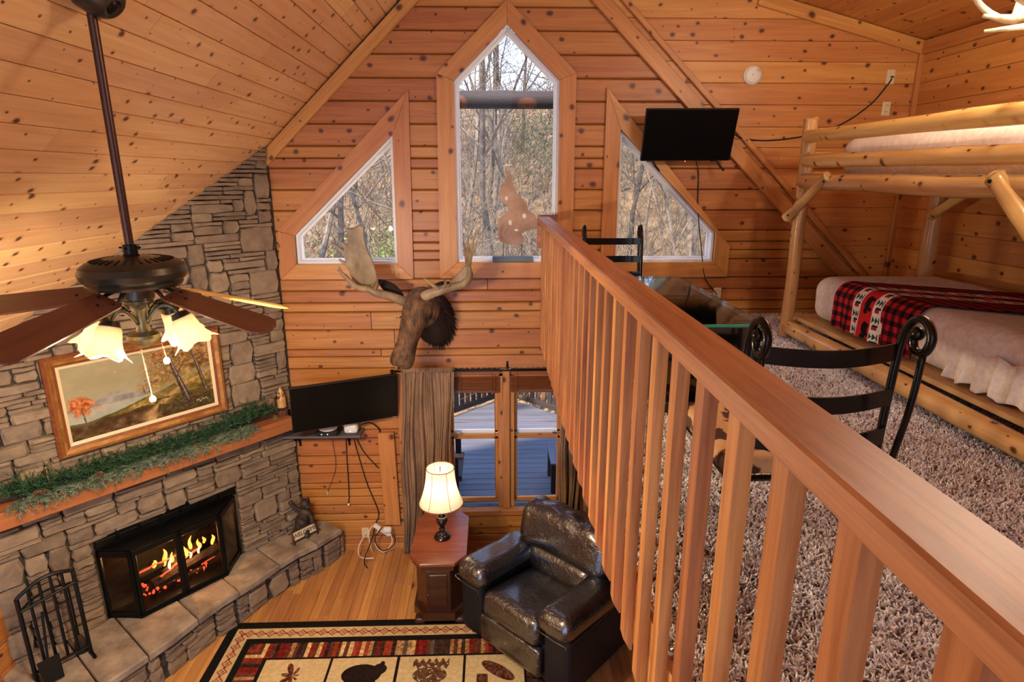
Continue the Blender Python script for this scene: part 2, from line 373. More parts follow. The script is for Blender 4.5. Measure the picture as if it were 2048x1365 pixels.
def crom(pts, n=6):
    """smooth path through points"""
    P = [V(p) for p in pts]; P = [P[0]*2-P[1]]+P+[P[-1]*2-P[-2]]; out = []
    for i in range(1, len(P)-2):
        for k in range(n):
            t = k/n; a, b, c, d = P[i-1:i+3]; out.append(.5*((2*b)+(c-a)*t+(2*a-5*b+4*c-d)*t*t+(3*b-a-3*c+d)*t**3))
    return out+[P[-2]]
def colorgrid(name, nu, nv, pos, col, mat, parent=None, solid=0.0):
    """a printed cloth or canvas: a fine grid with a colour at each point; pos and col take arrays u, v in 0..1"""
    u, v = np.meshgrid(np.linspace(0, 1, nu+1), np.linspace(0, 1, nv+1)); u = u.ravel(); v = v.ravel()
    co = np.stack(pos(u, v), 1).astype(np.float32); c = np.stack(col(u, v), 1); c = np.clip(c, 0, 1)
    lin = np.where(c <= .04045, c/12.92, ((c+.055)/1.055)**2.4).astype(np.float32); lin = np.concatenate([lin, np.ones((len(lin), 1), np.float32)], 1)
    i = np.arange(nu)[None, :]+(np.arange(nv)*(nu+1))[:, None]; q = np.stack([i, i+1, i+nu+2, i+nu+1], -1).reshape(-1, 4)
    me = bpy.data.meshes.new(name); me.vertices.add(len(co)); me.vertices.foreach_set('co', co.ravel()); me.loops.add(q.size); me.loops.foreach_set('vertex_index', q.ravel().astype(np.int32))
    me.polygons.add(len(q)); me.polygons.foreach_set('loop_start', (np.arange(len(q))*4).astype(np.int32)); me.update(calc_edges=True); me.validate()
    a = me.color_attributes.new('Col', 'FLOAT_COLOR', 'POINT'); a.data.foreach_set('color', lin.ravel()); me.shade_smooth()
    o = link(name, me, mat, parent)
    if solid: m = o.modifiers.new('thick', 'SOLIDIFY'); m.thickness = solid; m.offset = -1
    return o
def npnoise(u, v, seed=0, oct=4):
    """soft value noise on arrays"""
    r = np.random.default_rng(seed); out = 0; amp = 1; tot = 0
    for k in range(oct):
        n = 64; t = r.random((n, n)); x = u*2**k; y = v*2**k; xi = np.floor(x).astype(int); yi = np.floor(y).astype(int); fx = x-xi; fy = y-yi; fx = fx*fx*(3-2*fx); fy = fy*fy*(3-2*fy)
        g = lambda a, b: t[a % n, b % n]; out = out+amp*((g(xi, yi)*(1-fx)+g(xi+1, yi)*fx)*(1-fy)+(g(xi, yi+1)*(1-fx)+g(xi+1, yi+1)*fx)*fy); tot += amp; amp *= .5
    return out/tot
def lamp(name, loc, watts, col=(1, .80, .56), r=.03):
    l = bpy.data.lights.new(name, 'POINT'); l.energy = watts; l.color = col; l.shadow_soft_size = r; o = bpy.data.objects.new(name, l); COL.objects.link(o); o.location = loc; return o
# ================================================================== the shell
Y0 = -3.6                                   # the rooms run on behind the camera and are open there to daylight
MG = frame((0, GY, 0), (1, 0, 0), (0, 0, 1), (0, -1, 0))
W1 = [(-.315, -.745), (.58, -.745), (.575, .78), (.134, 1.20), (-.312, .77)]
W2 = [(-1.745, -.755), (-.85, -.755), (-.84, .345), (-1.74, -.50)]
W3 = [(1.105, -.75), (2.005, -.75), (2.005, -.485), (1.105, .392)]
W4 = [(-.47, -3.22), (.70, -3.22), (.70, -1.80), (-.47, -1.80)]
O1 = [(-.475, -.885), (.715, -.885), (.713, .835), (.134, 1.385), (-.453, .826)]
O2 = [(-1.895, -.89), (-.712, -.89), (-.69, .70), (-1.88, -.46)]
O3 = [(.973, -.885), (2.143, -.885), (2.14, -.60), (.973, .725)]
O4 = [(-.90, -3.42), (1.15, -3.42), (1.15, -1.62), (-.90, -1.62)]
def grow(poly, outer, k=.45): return [(a[0]+(b[0]-a[0])*k, a[1]+(b[1]-a[1])*k) for a, b in zip(poly, outer)]
def span(poly, z):
    zs = [p[1] for p in poly]; z = min(max(z, min(zs)+1e-4), max(zs)-1e-4); xs = []
    for i in range(len(poly)):
        a, b = poly[i], poly[(i+1) % len(poly)]
        if (a[1]-z)*(b[1]-z) < 0: xs.append(a[0]+(b[0]-a[0])*(z-a[1])/(b[1]-a[1]))
    return (min(xs), max(xs)) if len(xs) > 1 else None
HOLES = [grow(W1, O1), grow(W2, O2), grow(W3, O3), grow(W4, O4, .2)]
def courses(seams, left, right, fn, holes=HOLES):
    for z1, z0 in zip(seams[:-1], seams[1:]):
        cuts = []
        for h in holes:
            zs = [p[1] for p in h]
            if max(zs) <= z0+.01 or min(zs) >= z1-.01: continue
            a, b = span(h, z0), span(h, z1)
            if a and b: cuts.append((a, b))
        cuts.sort(key=lambda c: c[0][0]); l = (left(z0), left(z1))
        for a, b in cuts:
            if a[0]-l[0] > .02 or b[0]-l[1] > .02: fn(l[0], max(a[0], l[0]+.005), l[1], max(b[0], l[1]+.005), z0, z1)
            l = (a[1], b[1])
        r = (right(z0), right(z1))
        if r[0]-l[0] > .02 or r[1]-l[1] > .02: fn(l[0], max(r[0], l[0]+.005), l[1], max(r[1], l[1]+.005), z0, z1)
SEAM = [2.05, 1.87, 1.69, 1.514, 1.334, 1.158, .979, .796, .615, .432, .252, .154, .069, -.111, -.289, -.466, -.568, -.643, -.724, -.894, -1.002, -1.112, -1.198, -1.367, -1.554, -1.626, -1.74, -1.92, -2.10, -2.19, -2.36, -2.45, -2.634, -2.728, -2.821, -2.929, -2.991, -3.079, -3.172, -3.27, -3.345, -3.526, ZF]
diagx = lambda z: min(.99+(1.396-z)/.975, XR)
bk = MB(); bd = MB()
def backing(l0, r0, l1, r1, z0, z1): bk.add([MG @ V(p) for p in ((l0, z0, 0), (r0, z0, 0), (r1, z1, 0), (l1, z1, 0), (l0, z0, -.14), (r0, z0, -.14), (r1, z1, -.14), (l1, z1, -.14))], [(0, 1, 2, 3), (7, 6, 5, 4), (0, 4, 5, 1), (1, 5, 6, 2), (2, 6, 7, 3), (3, 7, 4, 0)])
FULL = sorted(set(SEAM+[2.2]), reverse=True)
courses(FULL, lambda z: max(XL-.1, (z-2.2)/.97), lambda z: min(XR+.1, (2.09-z)/.254) if z > .9 else XR+.1, backing, [grow(W1, O1, .15), grow(W2, O2, .15), grow(W3, O3, .15), grow(W4, O4, .02)])
wall_back = struct(bk.obj('wall_back', MORTAR), 'gable end wall of orange knotty pine planks')
def gplank(l0, r0, l1, r1, z0, z1):
    L = max(r0, r1)-min(l0, l1); cut = None
    if abs(z1+1.198) < .01 and l0 < -1.5: cut = -1.12
    elif abs(z1+1.554) < .01 and l0 < -1.5: cut = -1.045
    elif L > 2.2 and random.random() < .5: cut = l0+L*random.uniform(.3, .7)
    g = .003
    if cut and l0+.2 < cut < r0-.2:
        plank('plank', PINE, MG, l0, cut-g, l1, cut-g, z0+g, z1-g, .024, wall_back, .010); plank('plank', PINE, MG, cut+g, r0, cut+g, r1, z0+g, z1-g, .024, wall_back, .010)
    else: plank('plank', PINE, MG, l0, r0, l1, r1, z0+g, z1-g, .024, wall_back, .010)
courses(SEAM, lambda z: max(-2.02, (z-2.06)/.97), lambda z: diagx(z) if z > -1.21 else 1.4, gplank)
DSEAM = [1.60, 1.43, 1.262, 1.095, .936, .767, .594, .414, .244, .07, -.10, -.27, -.44, -.61, -.78, -.95, -1.12, -1.25]
courses(DSEAM, diagx, lambda z: min(XR, (2.0-z)/.254), lambda l0, r0, l1, r1, z0, z1: plank('plank', PINE2, MG, l0, r0, l1, r1, z0+.001, z1-.001, .02, wall_back, .004), [])
# rafter boards on the gable, corner and cornice boards
n_ = (0, -1, 0)
def gb(name, a, b, w_, t, off=.02, mat=TRIM): return struct(board(name, mat, (a[0], GY-off-t/2, a[1]), (b[0], GY-off-t/2, b[1]), w_, t, n_))
gb('trim_1', (-1.95, .12), (.15, 2.13), .10, .045)
gb('trim_2', (.15, 2.10), (3.60, -1.22), .115, .05); gb('trim_3', (.36, 2.10), (3.62, -1.08), .045, .035)
gb('trim_4', (2.2, 1.412), (XR-.02, 1.046), .105, .03); gb('trim_5', (XR-.03, ZL), (XR-.03, 1.0), .06, .03)
gb('baseboard_back', (-1.9, ZF+.03), (1.0, ZF+.03), .07, .02)
struct(board('trim_6', TRIM, (XR-.035, Y0, 1.045), (XR-.035, GY-.03, 1.045), .105, .03, (-1, 0, 0)))
def poly_frame(name, inner, outer, t, y, mat, parent, b=.004):
    n = len(inner)
    for i in range(n):
        a, c, d, e = inner[i], inner[(i+1) % n], outer[(i+1) % n], outer[i]; A = V((a[0], y, a[1])); C_ = V((c[0], y, c[1])); x = (C_-A).normalized(); z = V((0, -1, 0)); yy = z.cross(x); o = (A+C_)/2
        M = frame(o, x, yy, z); Mi = M.inverted(); q = [Mi @ V((p[0], y, p[1])) for p in (a, c, d, e)]; poly = [(p.x, p.y) for p in q]
        if sum(poly[k][0]*poly[(k+1) % 4][1]-poly[(k+1) % 4][0]*poly[k][1] for k in range(4)) < 0: poly = poly[::-1]
        MB().prism(poly, t, Matrix.Identity(4), b).obj(name, mat, parent, False, M)
def shrink(poly, d):
    n = len(poly); out = []
    for i in range(n):
        p0, p1, p2 = V(poly[i-1]), V(poly[i]), V(poly[(i+1) % n]); e1 = (p1-p0).normalized(); e2 = (p2-p1).normalized(); n1 = V((-e1.y, e1.x)); n2 = V((-e2.y, e2.x)); m = (n1+n2).normalized(); out.append(tuple(p1+m*(d/max(m.dot(n1), .3))))
    return out
def window(num, inner, outer, label):
    win = struct(MB().prism([(p[0], p[1]) for p in shrink(inner, .018)], .012, frame((0, 5.60, 0), (1, 0, 0), (0, 0, 1), (0, -1, 0))).obj('window_%d' % num, GLASS), label)
    poly_frame('casing', inner, outer, .03, GY-.022, TRIM, win)
    poly_frame('jamb', shrink(inner, .022), inner, .15, 5.645, VINYL, win, .002)
    poly_frame('glazing_bead', shrink(inner, .04), shrink(inner, .018), .02, 5.59, VINYL, win, .002)
    return win
window(1, W1, O1, 'tall pointed window in the middle of the gable'); window(2, W2, O2, 'sloped-top window beside the stone chimney'); window(3, W3, O3, 'sloped-top window below the loft television')
# pair of double-hung windows below
for k, (x0, x1) in enumerate(((-.47, .085), (.155, .70))):
    win = struct(MB().box((x0+.03, 5.575, -3.17), (x1-.03, 5.583, -1.83), .001).obj('window_%d' % (4+k), GLASS), ('lower double-hung window beside the curtain', 'lower double-hung window behind the armchair')[k])
    fm = lambda nm, a, b, w_, y=5.56, t=.05, mat=TRIM: board(nm, mat, (a[0], y, a[1]), (b[0], y, b[1]), w_, t, n_, win)
    fm('jamb', (x0+.022, -3.22), (x0+.022, -1.80), .044, 5.55, .12); fm('jamb', (x1-.022, -3.22), (x1-.022, -1.80), .044, 5.55, .12)
    fm('head', (x0, -1.815), (x1, -1.815), .04, 5.55, .12)
    for (zz, y) in ((-1.85, 5.60), (-2.445, 5.60), (-2.475, 5.555), (-3.165, 5.555)): fm('sash_rail', (x0+.044, zz), (x1-.044, zz), .045, y, .035, VINYL if zz == -2.445 else TRIM)
    for xx in (x0+.06, x1-.06): fm('sash_stile', (xx, -3.16), (xx, -2.47), .032, 5.555, .035); fm('sash_stile', (xx, -2.45), (xx, -1.84), .032, 5.60, .035)
    lk = MB().cbox((x0+.13 if k == 0 else x1-.1, 5.53, -2.435), (.05, .03, .02), None, .006); lk.tube([(x0+.13 if k == 0 else x1-.1, 5.53, -2.425), (x0+.16 if k == 0 else x1-.07, 5.51, -2.42)], .005, 6); lk.obj('sash_lock', plain('chrome', S(190, 192, 196), .2, .9) if k == 0 else MT['chrome'], win)
gb('trim_7', (-.92, -1.675), (1.25, -1.675), .12, .03, .024); gb('trim_8', (.12, -3.22), (.12, -1.75), .065, .06, -.02)
gb('trim_9', (-.92, -3.25), (1.2, -3.25), .05, .09, .0); gb('trim_10', (-.86, -3.36), (1.15, -3.36), .13, .03, .024)
gb('trim_11', (-.86, -3.30), (-.86, -1.735), .11, .03, .024)
# loft side wall, dormer ceiling
MR = frame((XR, 0, 0), (0, -1, 0), (0, 0, 1), (-1, 0, 0))
wr = struct(MB().box((XR, Y0, ZF), (XR+.1, GY+.14, 1.2), .002).obj('wall_right', MORTAR), 'side wall of pine boards behind the bunk bed')
for z1, z0 in zip(DSEAM[2:-1], DSEAM[3:]):
    c = random.uniform(1.5, 4.2)
    for a, b in ((Y0, c-.002), (c+.002, GY-.02)): plank('plank', PINE2, MR, -b, -a, -b, -a, z0+.001, z1-.001, .02, wr, .004)
nd = V((-.246, 0, -.969)); MD = frame((0, 0, 2.031), (0, 1, 0), nd.cross(V((0, 1, 0))), nd)
cr = MB(); cr.prism([(Y0, 0), (GY+.1, 0), (GY+.1, 4.2), (Y0, 4.2)], .1, MD @ Matrix.Translation((0, 0, -.12))); ceil_r = struct(cr.obj('ceiling_dormer', MORTAR), 'low-slope pine board ceiling over the bunk bed')
k = .35
while k < 3.75:
    c = random.uniform(.8, 4.6)
    for a, b in ((Y0, c-.002), (c+.002, GY-.01)): plank('plank', PINE2, MD, a, b, a, b, k+.001, k+.164, .0, ceil_r, .004, -.025)
    k += .165
nl = V((.97, 0, -1)).normalized(); ML = frame((XL, 0, roofL(XL)), (0, 1, 0), nl.cross(V((0, 1, 0))), nl)
ce = MB(); ce.prism([(Y0, -.1), (GY+.1, -.1), (GY+.1, 5.15), (Y0, 5.15)], .1, ML @ Matrix.Translation((0, 0, -.12))); ceil_l = struct(ce.obj('ceiling', MORTAR), 'steep ceiling of knotty pine boards above the fireplace')
k = -.03; PITCHW = .139
while k < 5.1:
    cs = [Y0]+sorted(random.sample([1.2, 1.9, 2.4, 2.9, 3.3, 3.8, 4.3, 4.7], random.choice((1, 2, 2))))+[GY-.005]; cs = [c+random.uniform(-.2, .2) if 0 < i < len(cs)-1 else c for i, c in enumerate(cs)]
    for a, b in zip(cs[:-1], cs[1:]): plank('plank', CEIL, ML, a+.0015, b-.0015, a+.0015, b-.0015, k+.0015, k+PITCHW-.0015, .0, ceil_l, .006, -.03)
    k += PITCHW
# left wall of the lower room
MLW = frame((XL, 0, 0), (0, 1, 0), (0, 0, 1), (1, 0, 0))
wl = struct(MB().box((XL-.1, Y0, ZF), (XL, GY+.14, roofL(XL)+.05), .002).obj('wall_left', MORTAR), 'pine plank wall left of the fireplace')
z = ZF
while z < -1.35: plank('plank', PINE, MLW, 1.5, 3.9, 1.5, 3.9, z+.002, z+.178, .022, wl, .008); z += .18
struct(MB().box((.475, Y0-.1, ZF), (XR, Y0, 2.0), .002).obj('wall_loft_back', PINE2), 'pine wall behind the loft')
# lower floor of oak strips
fl = struct(MB().box((XL-.1, Y0, ZF-.1), (XR+.1, GY+.14, ZF-.012), .002).obj('floor', OAK), 'oak strip floor of the lower room')
MF = frame((0, 0, ZF), (0, 1, 0), (-1, 0, 0), (0, 0, 1)); k = -1.55
while k < 3.4:
    cs = [GY]
    while cs[-1] > 2.7: cs.append(cs[-1]-random.uniform(.55, 1.7))
    for b, a in zip(cs[:-1], cs[1:]): plank('floor_strip', OAK, MF, a+.0008, b-.0008, a+.0008, b-.0008, k+.0008, k+.0822, .0, fl, .0015, -.012)
    k += .083
# loft floor with its carpet
lf = struct(MB().box((.475, Y0, ZL-.26), (XR, GY, ZL-.004), .004).obj('floor_loft', TRIM), 'loft floor deck under the carpet')
cp = MB().grid(24, 40, lambda u, v: (.475+u*(XR-.475), Y0+v*(GY-.02-Y0), ZL)).obj('carpet', noisy('carpet_backing', S(84, 68, 62), S(136, 118, 112), 40, .95, .3))
tag(cp, 'brown and oatmeal shag carpet covering the loft floor', 'carpet', kind='stuff')
def carpet_nodes(o):
    t = NT('carpet_pile'); oi = t.n('ObjectInfo'); t.l(t.ramp(oi.outputs['Random'], [(0, S(130, 114, 112)), (.14, S(204, 194, 198)), (.36, S(236, 234, 240)), (.72, S(252, 252, 255)), (1, S(150, 132, 130))]), t.b.inputs['Base Color']); t.set(Roughness=.8, Specular_IOR_Level=.3)
    for e in t.t.nodes:
        if e.type == 'VALTORGB': e.color_ramp.interpolation = 'CONSTANT'
    ng = bpy.data.node_groups.new('pile', 'GeometryNodeTree'); ng.interface.new_socket('Geometry', in_out='INPUT', socket_type='NodeSocketGeometry'); ng.interface.new_socket('Geometry', in_out='OUTPUT', socket_type='NodeSocketGeometry')
    N = ng.nodes.new; gi = N('NodeGroupInput'); go = N('NodeGroupOutput'); d = N('GeometryNodeDistributePointsOnFaces'); d.inputs['Density'].default_value = 13000
    c = N('GeometryNodeMeshCone'); c.inputs['Vertices'].default_value = 4; c.inputs['Radius Top'].default_value = .0022; c.inputs['Radius Bottom'].default_value = .0036; c.inputs['Depth'].default_value = .024
    sm = N('GeometryNodeSetMaterial'); sm.inputs['Material'].default_value = t.m; ii = N('GeometryNodeInstanceOnPoints'); r = N('FunctionNodeRandomValue'); r.data_type = 'FLOAT_VECTOR'; r.inputs[0].default_value = (-1.0, -1.0, 0); r.inputs[1].default_value = (1.0, 1.0, 6.28)
    j = N('GeometryNodeJoinGeometry'); L = ng.links.new
    L(gi.outputs[0], d.inputs['Mesh']); L(d.outputs['Points'], ii.inputs['Points']); L(c.outputs['Mesh'], sm.inputs['Geometry']); L(sm.outputs[0], ii.inputs['Instance']); L(r.outputs[0], ii.inputs['Rotation']); L(ii.outputs[0], j.inputs[0]); L(gi.outputs[0], j.inputs[0]); L(j.outputs[0], go.inputs[0])
    m = o.modifiers.new('pile', 'NODES'); m.node_group = ng
carpet_nodes(cp)
# ================================================================== loft railing
rl = thing('loft_railing', 'wooden loft railing with square balusters along the carpet edge', 'railing', (.45, 2.4, ZL))
board('handrail', RAIL, (.452, Y0, -.365), (.452, GY-.03, -.365), .104, .05, (0, 0, 1), rl, .005)
board('rim_board', BAL, (.463, Y0, ZL-.12), (.463, GY-.03, ZL-.12), .24, .022, (-1, 0, 0), rl, .002)
MBb = frame((0, 0, 0), (0, 0, -1), (1, 0, 0), (0, -1, 0)); bme = MB().prism([(0, 0), (0, .031), (1.13, .031), (1.13, .024), (1.085, 0)][::-1], .047, Matrix.Identity(4), .0).mesh('baluster'); bme.materials.append(BAL)
y = .421-.178*22
while y < GY-.1:
    M = MBb.copy(); M.translation = (.4205, y+.047, -.39); link('baluster', bme, BAL, rl, M); y += .178
M = None
MB().box((.40, GY-.05, -.62), (.705, GY-.022, -.325), .004).obj('wall_block', RAIL, rl)
# ================================================================== corner fireplace
AZ = math.radians(40.5); FD = V((math.sin(AZ), math.cos(AZ), 0)); FN = V((math.cos(AZ), -math.sin(AZ), 0)); P0 = V((-1.91, 5.45, 0))
MFC = frame(P0, FD, (0, 0, 1), FN)          # local x runs to the right along the stone face, y is height, z is out into the room
def FP(u, z, off=0): return MFC @ V((-u, z, off))
HZ = -3.34
fp = thing('stone_fireplace', 'corner fireplace of stacked ledge stone rising to the sloped ceiling', 'fireplace', FP(1.2, ZF, .2))
ztop = lambda x: roofL(-1.91+.649*x)
core = MB()
core.prism([(-2.36, ZF), (-1.735, ZF), (-1.735, ztop(-1.735)), (-2.36, ztop(-2.36))], .06, MFC @ Matrix.Translation((0, 0, -.075)))
core.prism([(-.635, ZF), (.02, ZF), (.02, ztop(.02)), (-.635, ztop(-.635))], .06, MFC @ Matrix.Translation((0, 0, -.075)))
core.prism([(-1.735, -2.645), (-.635, -2.645), (-.635, ztop(-.635)), (-1.735, ztop(-1.735))], .06, MFC @ Matrix.Translation((0, 0, -.075)))
core.obj('mortar_core', MORTAR, fp)
STQ = []
def stone(x0, x1, z0, z1, M, parent, depth=None, jit=.017):
    w_, h = x1-x0, z1-z0; g = .0025; d = depth or random.uniform(.018, .05); j = lambda s=1: random.uniform(-1, 1)*jit*s*min(1, h/.06)
    c = min(w_, h)*random.uniform(.12, .3); P = [(x0+g+c*.5, z0+g+j()*.4), (x0+w_*random.uniform(.4, .6), z0+g+j()*.5), (x1-g-c*.7, z0+g+j()*.4), (x1-g+j()*.3, z0+h*random.uniform(.25, .6)), (x1-g-c*.5, z1-g+j()*.4), (x0+w_*random.uniform(.35, .65), z1-g+j()*.5), (x0+g+c*.6, z1-g+j()*.4), (x0+g+j()*.3, z0+h*random.uniform(.4, .75))]
    cx, cy = (x0+x1)/2, (z0+z1)/2; n = 8; vs = []; k1 = random.uniform(.80, .90)
    for lay, (k, zz) in enumerate(((1, -.03), (1, d*.55), (k1, d))):
        for p in P: vs.append(((p[0]-cx)*(k if w_ < .25 else 1-(1-k)*.6), (p[1]-cy)*k, zz+(random.uniform(-.006, .006) if lay == 2 else 0)))
    vs.append((random.uniform(-.1, .1)*w_, 0, d+random.uniform(-.004, .008))); fs = []
    for i in range(2):
        for q in range(n): fs.append((i*n+q, i*n+(q+1) % n, (i+1)*n+(q+1) % n, (i+1)*n+q))
    for q in range(n): fs.append((2*n+q, 2*n+(q+1) % n, 3*n))
    STQ.append((w_*h, vs, fs, M @ Matrix.Translation((cx, cy, 0))))
def pack(x0, x1, z0, z1, cell, ok, big=.10, wr=(3, 10)):
    nx, nz_ = int((x1-x0)/cell), int((z1-z0)/cell); occ = [[not ok(x0+(i+.5)*cell, z0+(j+.5)*cell) for i in range(nx)] for j in range(nz_)]; out = []
    for j in range(nz_):
        for i in range(nx):
            if occ[j][i]: continue
            if random.random() < big: W_, H_ = random.randint(5, 8), random.randint(4, 6)
            else: W_, H_ = random.randint(*wr), random.choice((1, 1, 1, 1, 2, 2, 3))
            ww = 1
            while ww < W_ and i+ww < nx and not occ[j][i+ww]: ww += 1
            rest = 0
            while i+ww+rest < nx and not occ[j][i+ww+rest] and rest < 3: rest += 1
            if 0 < rest < 3: ww += rest
            hh = 1
            while hh < H_ and j+hh < nz_ and all(not occ[j+hh][i+q] for q in range(ww)): hh += 1
            for b in range(hh):
                for a in range(ww): occ[j+b][i+a] = True
            out.append((x0+i*cell, x0+(i+ww)*cell, z0+j*cell, z0+(j+hh)*cell))
    return out
def okface(x, z):
    if z > ztop(x)+.03: return False
    if -1.735 < x < -.635 and z < -2.645: return False
    if -1.74 < x < -.72 and -1.84 < z < -1.29: return False
    if -2.235 < z < -2.12: return False
    return True
for s in pack(-2.36, .02, HZ, .30, .034, okface, .10, (4, 12)): stone(*s, MFC, fp)
# raised hearth: stone courses under thick slabs
HE = [(2.42, .80), (1.98, .70), (1.58, .645), (1.14, .515), (.95, .50), (.62, .435), (.30, .41), (.04, .42), (-.17, .385)]
hb = MB(); out = [(-u, o-.05) for u, o in HE]; poly = [(p[0], -p[1]) for p in out]
MH = frame(P0+V((0, 0, ZF)), FD, -FN, (0, 0, 1))        # x along the face, y back into the wall, z up
hb.prism([(-2.42, 0)]+poly+[(.02, -.10), (0, 0)], HZ-ZF-.05, MH); hb.obj('hearth_core', MORTAR, fp)
cutu = [2.42, 2.02, 1.70, 1.30, .93, .52, .12, -.17]
def heo(u):
    for a, b in zip(HE[:-1], HE[1:]):
        if b[0] <= u <= a[0]: return b[1]+(a[1]-b[1])*(u-b[0])/(a[0]-b[0])
    return HE[0][1] if u > HE[0][0] else HE[-1][1]
for a, b in zip(cutu[:-1], cutu[1:]):
    m = (a+b)/2; g = .004; P = [(-a+g, -.012 if b > -.1 else .0), (-a+g, -heo(a)), (-m+random.uniform(-.04, .04), -heo(m)-random.uniform(-.01, .02)), (-b-g, -heo(b)), (-b-g, -.012 if b > -.1 else -.12)]
    Mi = MH @ Matrix.Translation((0, 0, HZ-ZF-.055)); MB().prism(P, .055+random.uniform(-.003, .003), Mi, .012).obj('hearth_slab', SLAB, fp)
for a, b in zip(HE[:-1], HE[1:]):
    A = FP(a[0], 0, a[1]-.055); B = FP(b[0], 0, b[1]-.055); L = (B-A).length; x = (B-A).normalized(); Mh = frame(A, x, (0, 0, 1), x.cross(V((0, 0, 1))))
    for s in pack(0, L, ZF, HZ-.055, min(.034, L/5), lambda x_, z_: True, .05, (3, 8)): stone(*s, Mh, fp, random.uniform(.02, .045))
e0 = FP(-.17, 0, .33); Mh = frame(e0, (0, 1, 0), (0, 0, 1), (1, 0, 0))
for s in pack(0, GY-.03-e0.y, ZF, HZ-.055, .034, lambda x_, z_: True, 0, (2, 4)): stone(*s, Mh, fp, .03)
STQ.sort(key=lambda s: -s[0]); chips = MB()
for i, (ar_, vs, fs, M) in enumerate(STQ):
    if i < 296: MB().add(vs, fs).obj('stone', STONE, fp, False, M)
    else: chips.add([M @ V(v) for v in vs], fs)
sc0 = chips.obj('small_stones', STONE, fp); sc0['kind'] = 'stuff'
# firebox and bay of glass doors
fb = MB()
for lo, hi in (((-1.74, HZ-.02, -.55), (-.63, -2.63, -.50)), ((-1.78, HZ-.02, -.55), (-1.735, -2.63, .0)), ((-.635, HZ-.02, -.55), (-.59, -2.63, .0)), ((-1.74, -2.66, -.55), (-.63, -2.63, -.02)), ((-1.74, HZ-.03, -.55), (-.63, HZ+.004, .0))):
    lo = V(lo); hi = V(hi); fb.cbox(MFC @ ((lo+hi)/2), hi-lo, MFC.to_3x3(), .002)
fb.obj('firebox', SOOT, fp)
BAY = [(1.728, 0), (1.565, .205), (1.225, .205), (.885, .205), (.652, 0)]
ins = MB().prism([(-1.735, -2.735), (-.635, -2.735), (-.635, -2.645), (-1.735, -2.645)], .03, MFC @ Matrix.Translation((0, 0, -.01))).obj('louvre_hood', BLACK, fp)
for k in range(7): MB().cbox(FP(1.66-k*.158, -2.69, .028), (.14, .06, .02), MFC.to_3x3(), .006).obj('louvre', BLACK, ins)
cap = MB().prism([(-u, -o) for u, o in BAY], .03, MH @ Matrix.Translation((0, 0, -2.765-ZF))).obj('bay_top', BLACK, fp)
MB().prism([(-u, -o) for u, o in [(1.74, -.02), (1.575, .225), (.88, .225), (.645, -.02)]], .025, MH @ Matrix.Translation((0, 0, HZ-ZF-.004))).obj('bay_sill', BLACK, fp)
for a, b in zip(BAY[:-1], BAY[1:]):
    A = FP(a[0], 0, a[1]); B = FP(b[0], 0, b[1]); x = (B-A).normalized(); n = x.cross(V((0, 0, 1))); L = (B-A).length; Md = frame(A, x, (0, 0, 1), n)
    dr = MB()
    for lo, hi in (((0, HZ, -.012), (.03, -2.75, .012)), ((L-.03, HZ, -.012), (L, -2.75, .012)), ((0, HZ, -.012), (L, HZ+.05, .012)), ((0, -2.80, -.012), (L, -2.75, .012))):
        lo = V(lo); hi = V(hi); dr.cbox(Md @ ((lo+hi)/2), hi-lo, Md.to_3x3(), .003)
    d = dr.obj('glass_door', BLACK, fp)
    MB().prism([(.03, HZ+.05), (L-.03, HZ+.05), (L-.03, -2.80), (.03, -2.80)], .004, Md).obj('pane', FGLASS, d)
# burning logs
def log(name, a, b, r, label, mat=CHAR, group=None):
    a = V(a); b = V(b); pts = [a+(b-a)*t+V((random.uniform(-1, 1), random.uniform(-1, 1), random.uniform(-1, 1)))*r*.12 for t in (0, .2, .4, .6, .8, 1)]
    return tag(MB().tube(pts, [r*random.uniform(.9, 1.08) for _ in pts], 9).obj(name, mat), label, 'log', group)
g = MB()
for u in (.98, 1.12, 1.26, 1.40): g.tube([FP(u, HZ+.03, -.32), FP(u, HZ+.03, .06), FP(u, HZ+.10, .08)], .009, 6); g.tube([FP(u, HZ, -.1), FP(u, HZ+.03, -.1)], .009, 6)
g.tube([FP(.95, HZ+.03, -.05), FP(1.43, HZ+.03, -.05)], .009, 6); tag(g.obj('fire_grate', BLACK), 'black iron grate holding the burning logs', 'grate')
log('fire_log', FP(.86, -3.17, .02), FP(1.40, -3.235, .02), .052, 'large charred log lying across the front of the fire')
log('fire_log', FP(1.02, -3.26, .06), FP(1.44, -3.275, .03), .035, 'thin charred log with red embers low in the grate')
log('fire_log', FP(1.12, -3.13, -.08), FP(1.52, -3.12, -.04), .035, 'charred log with glowing edge at the back of the grate')
log('fire_log', FP(.98, -3.14, -.12), FP(1.30, -3.20, .0), .04, 'charred log slanting under the flames')
em = MB()
for k in range(90):
    u = random.uniform(.95, 1.48); c = FP(u, -3.285+random.uniform(0, .03)+(.02 if random.random() < .3 else 0), random.uniform(-.1, .09)); em.ball(c, (random.uniform(.006, .016),)*3, 5, 4)
for a, b in ((FP(.9, -3.222, .045), FP(1.38, -3.28, .06)), (FP(1.1, -3.10, -.05), FP(1.5, -3.09, -.01)), (FP(1.0, -3.12, -.02), FP(1.34, -3.17, .045))):
    em.tube([a+(b-a)*t+V((0, 0, random.uniform(-.008, .008))) for t in np.linspace(0, 1, 9)], [.004+.006*random.random() for _ in range(9)], 5)
tag(em.obj('embers', EMBER), 'red glowing embers among the fireplace logs', 'embers', kind='stuff')
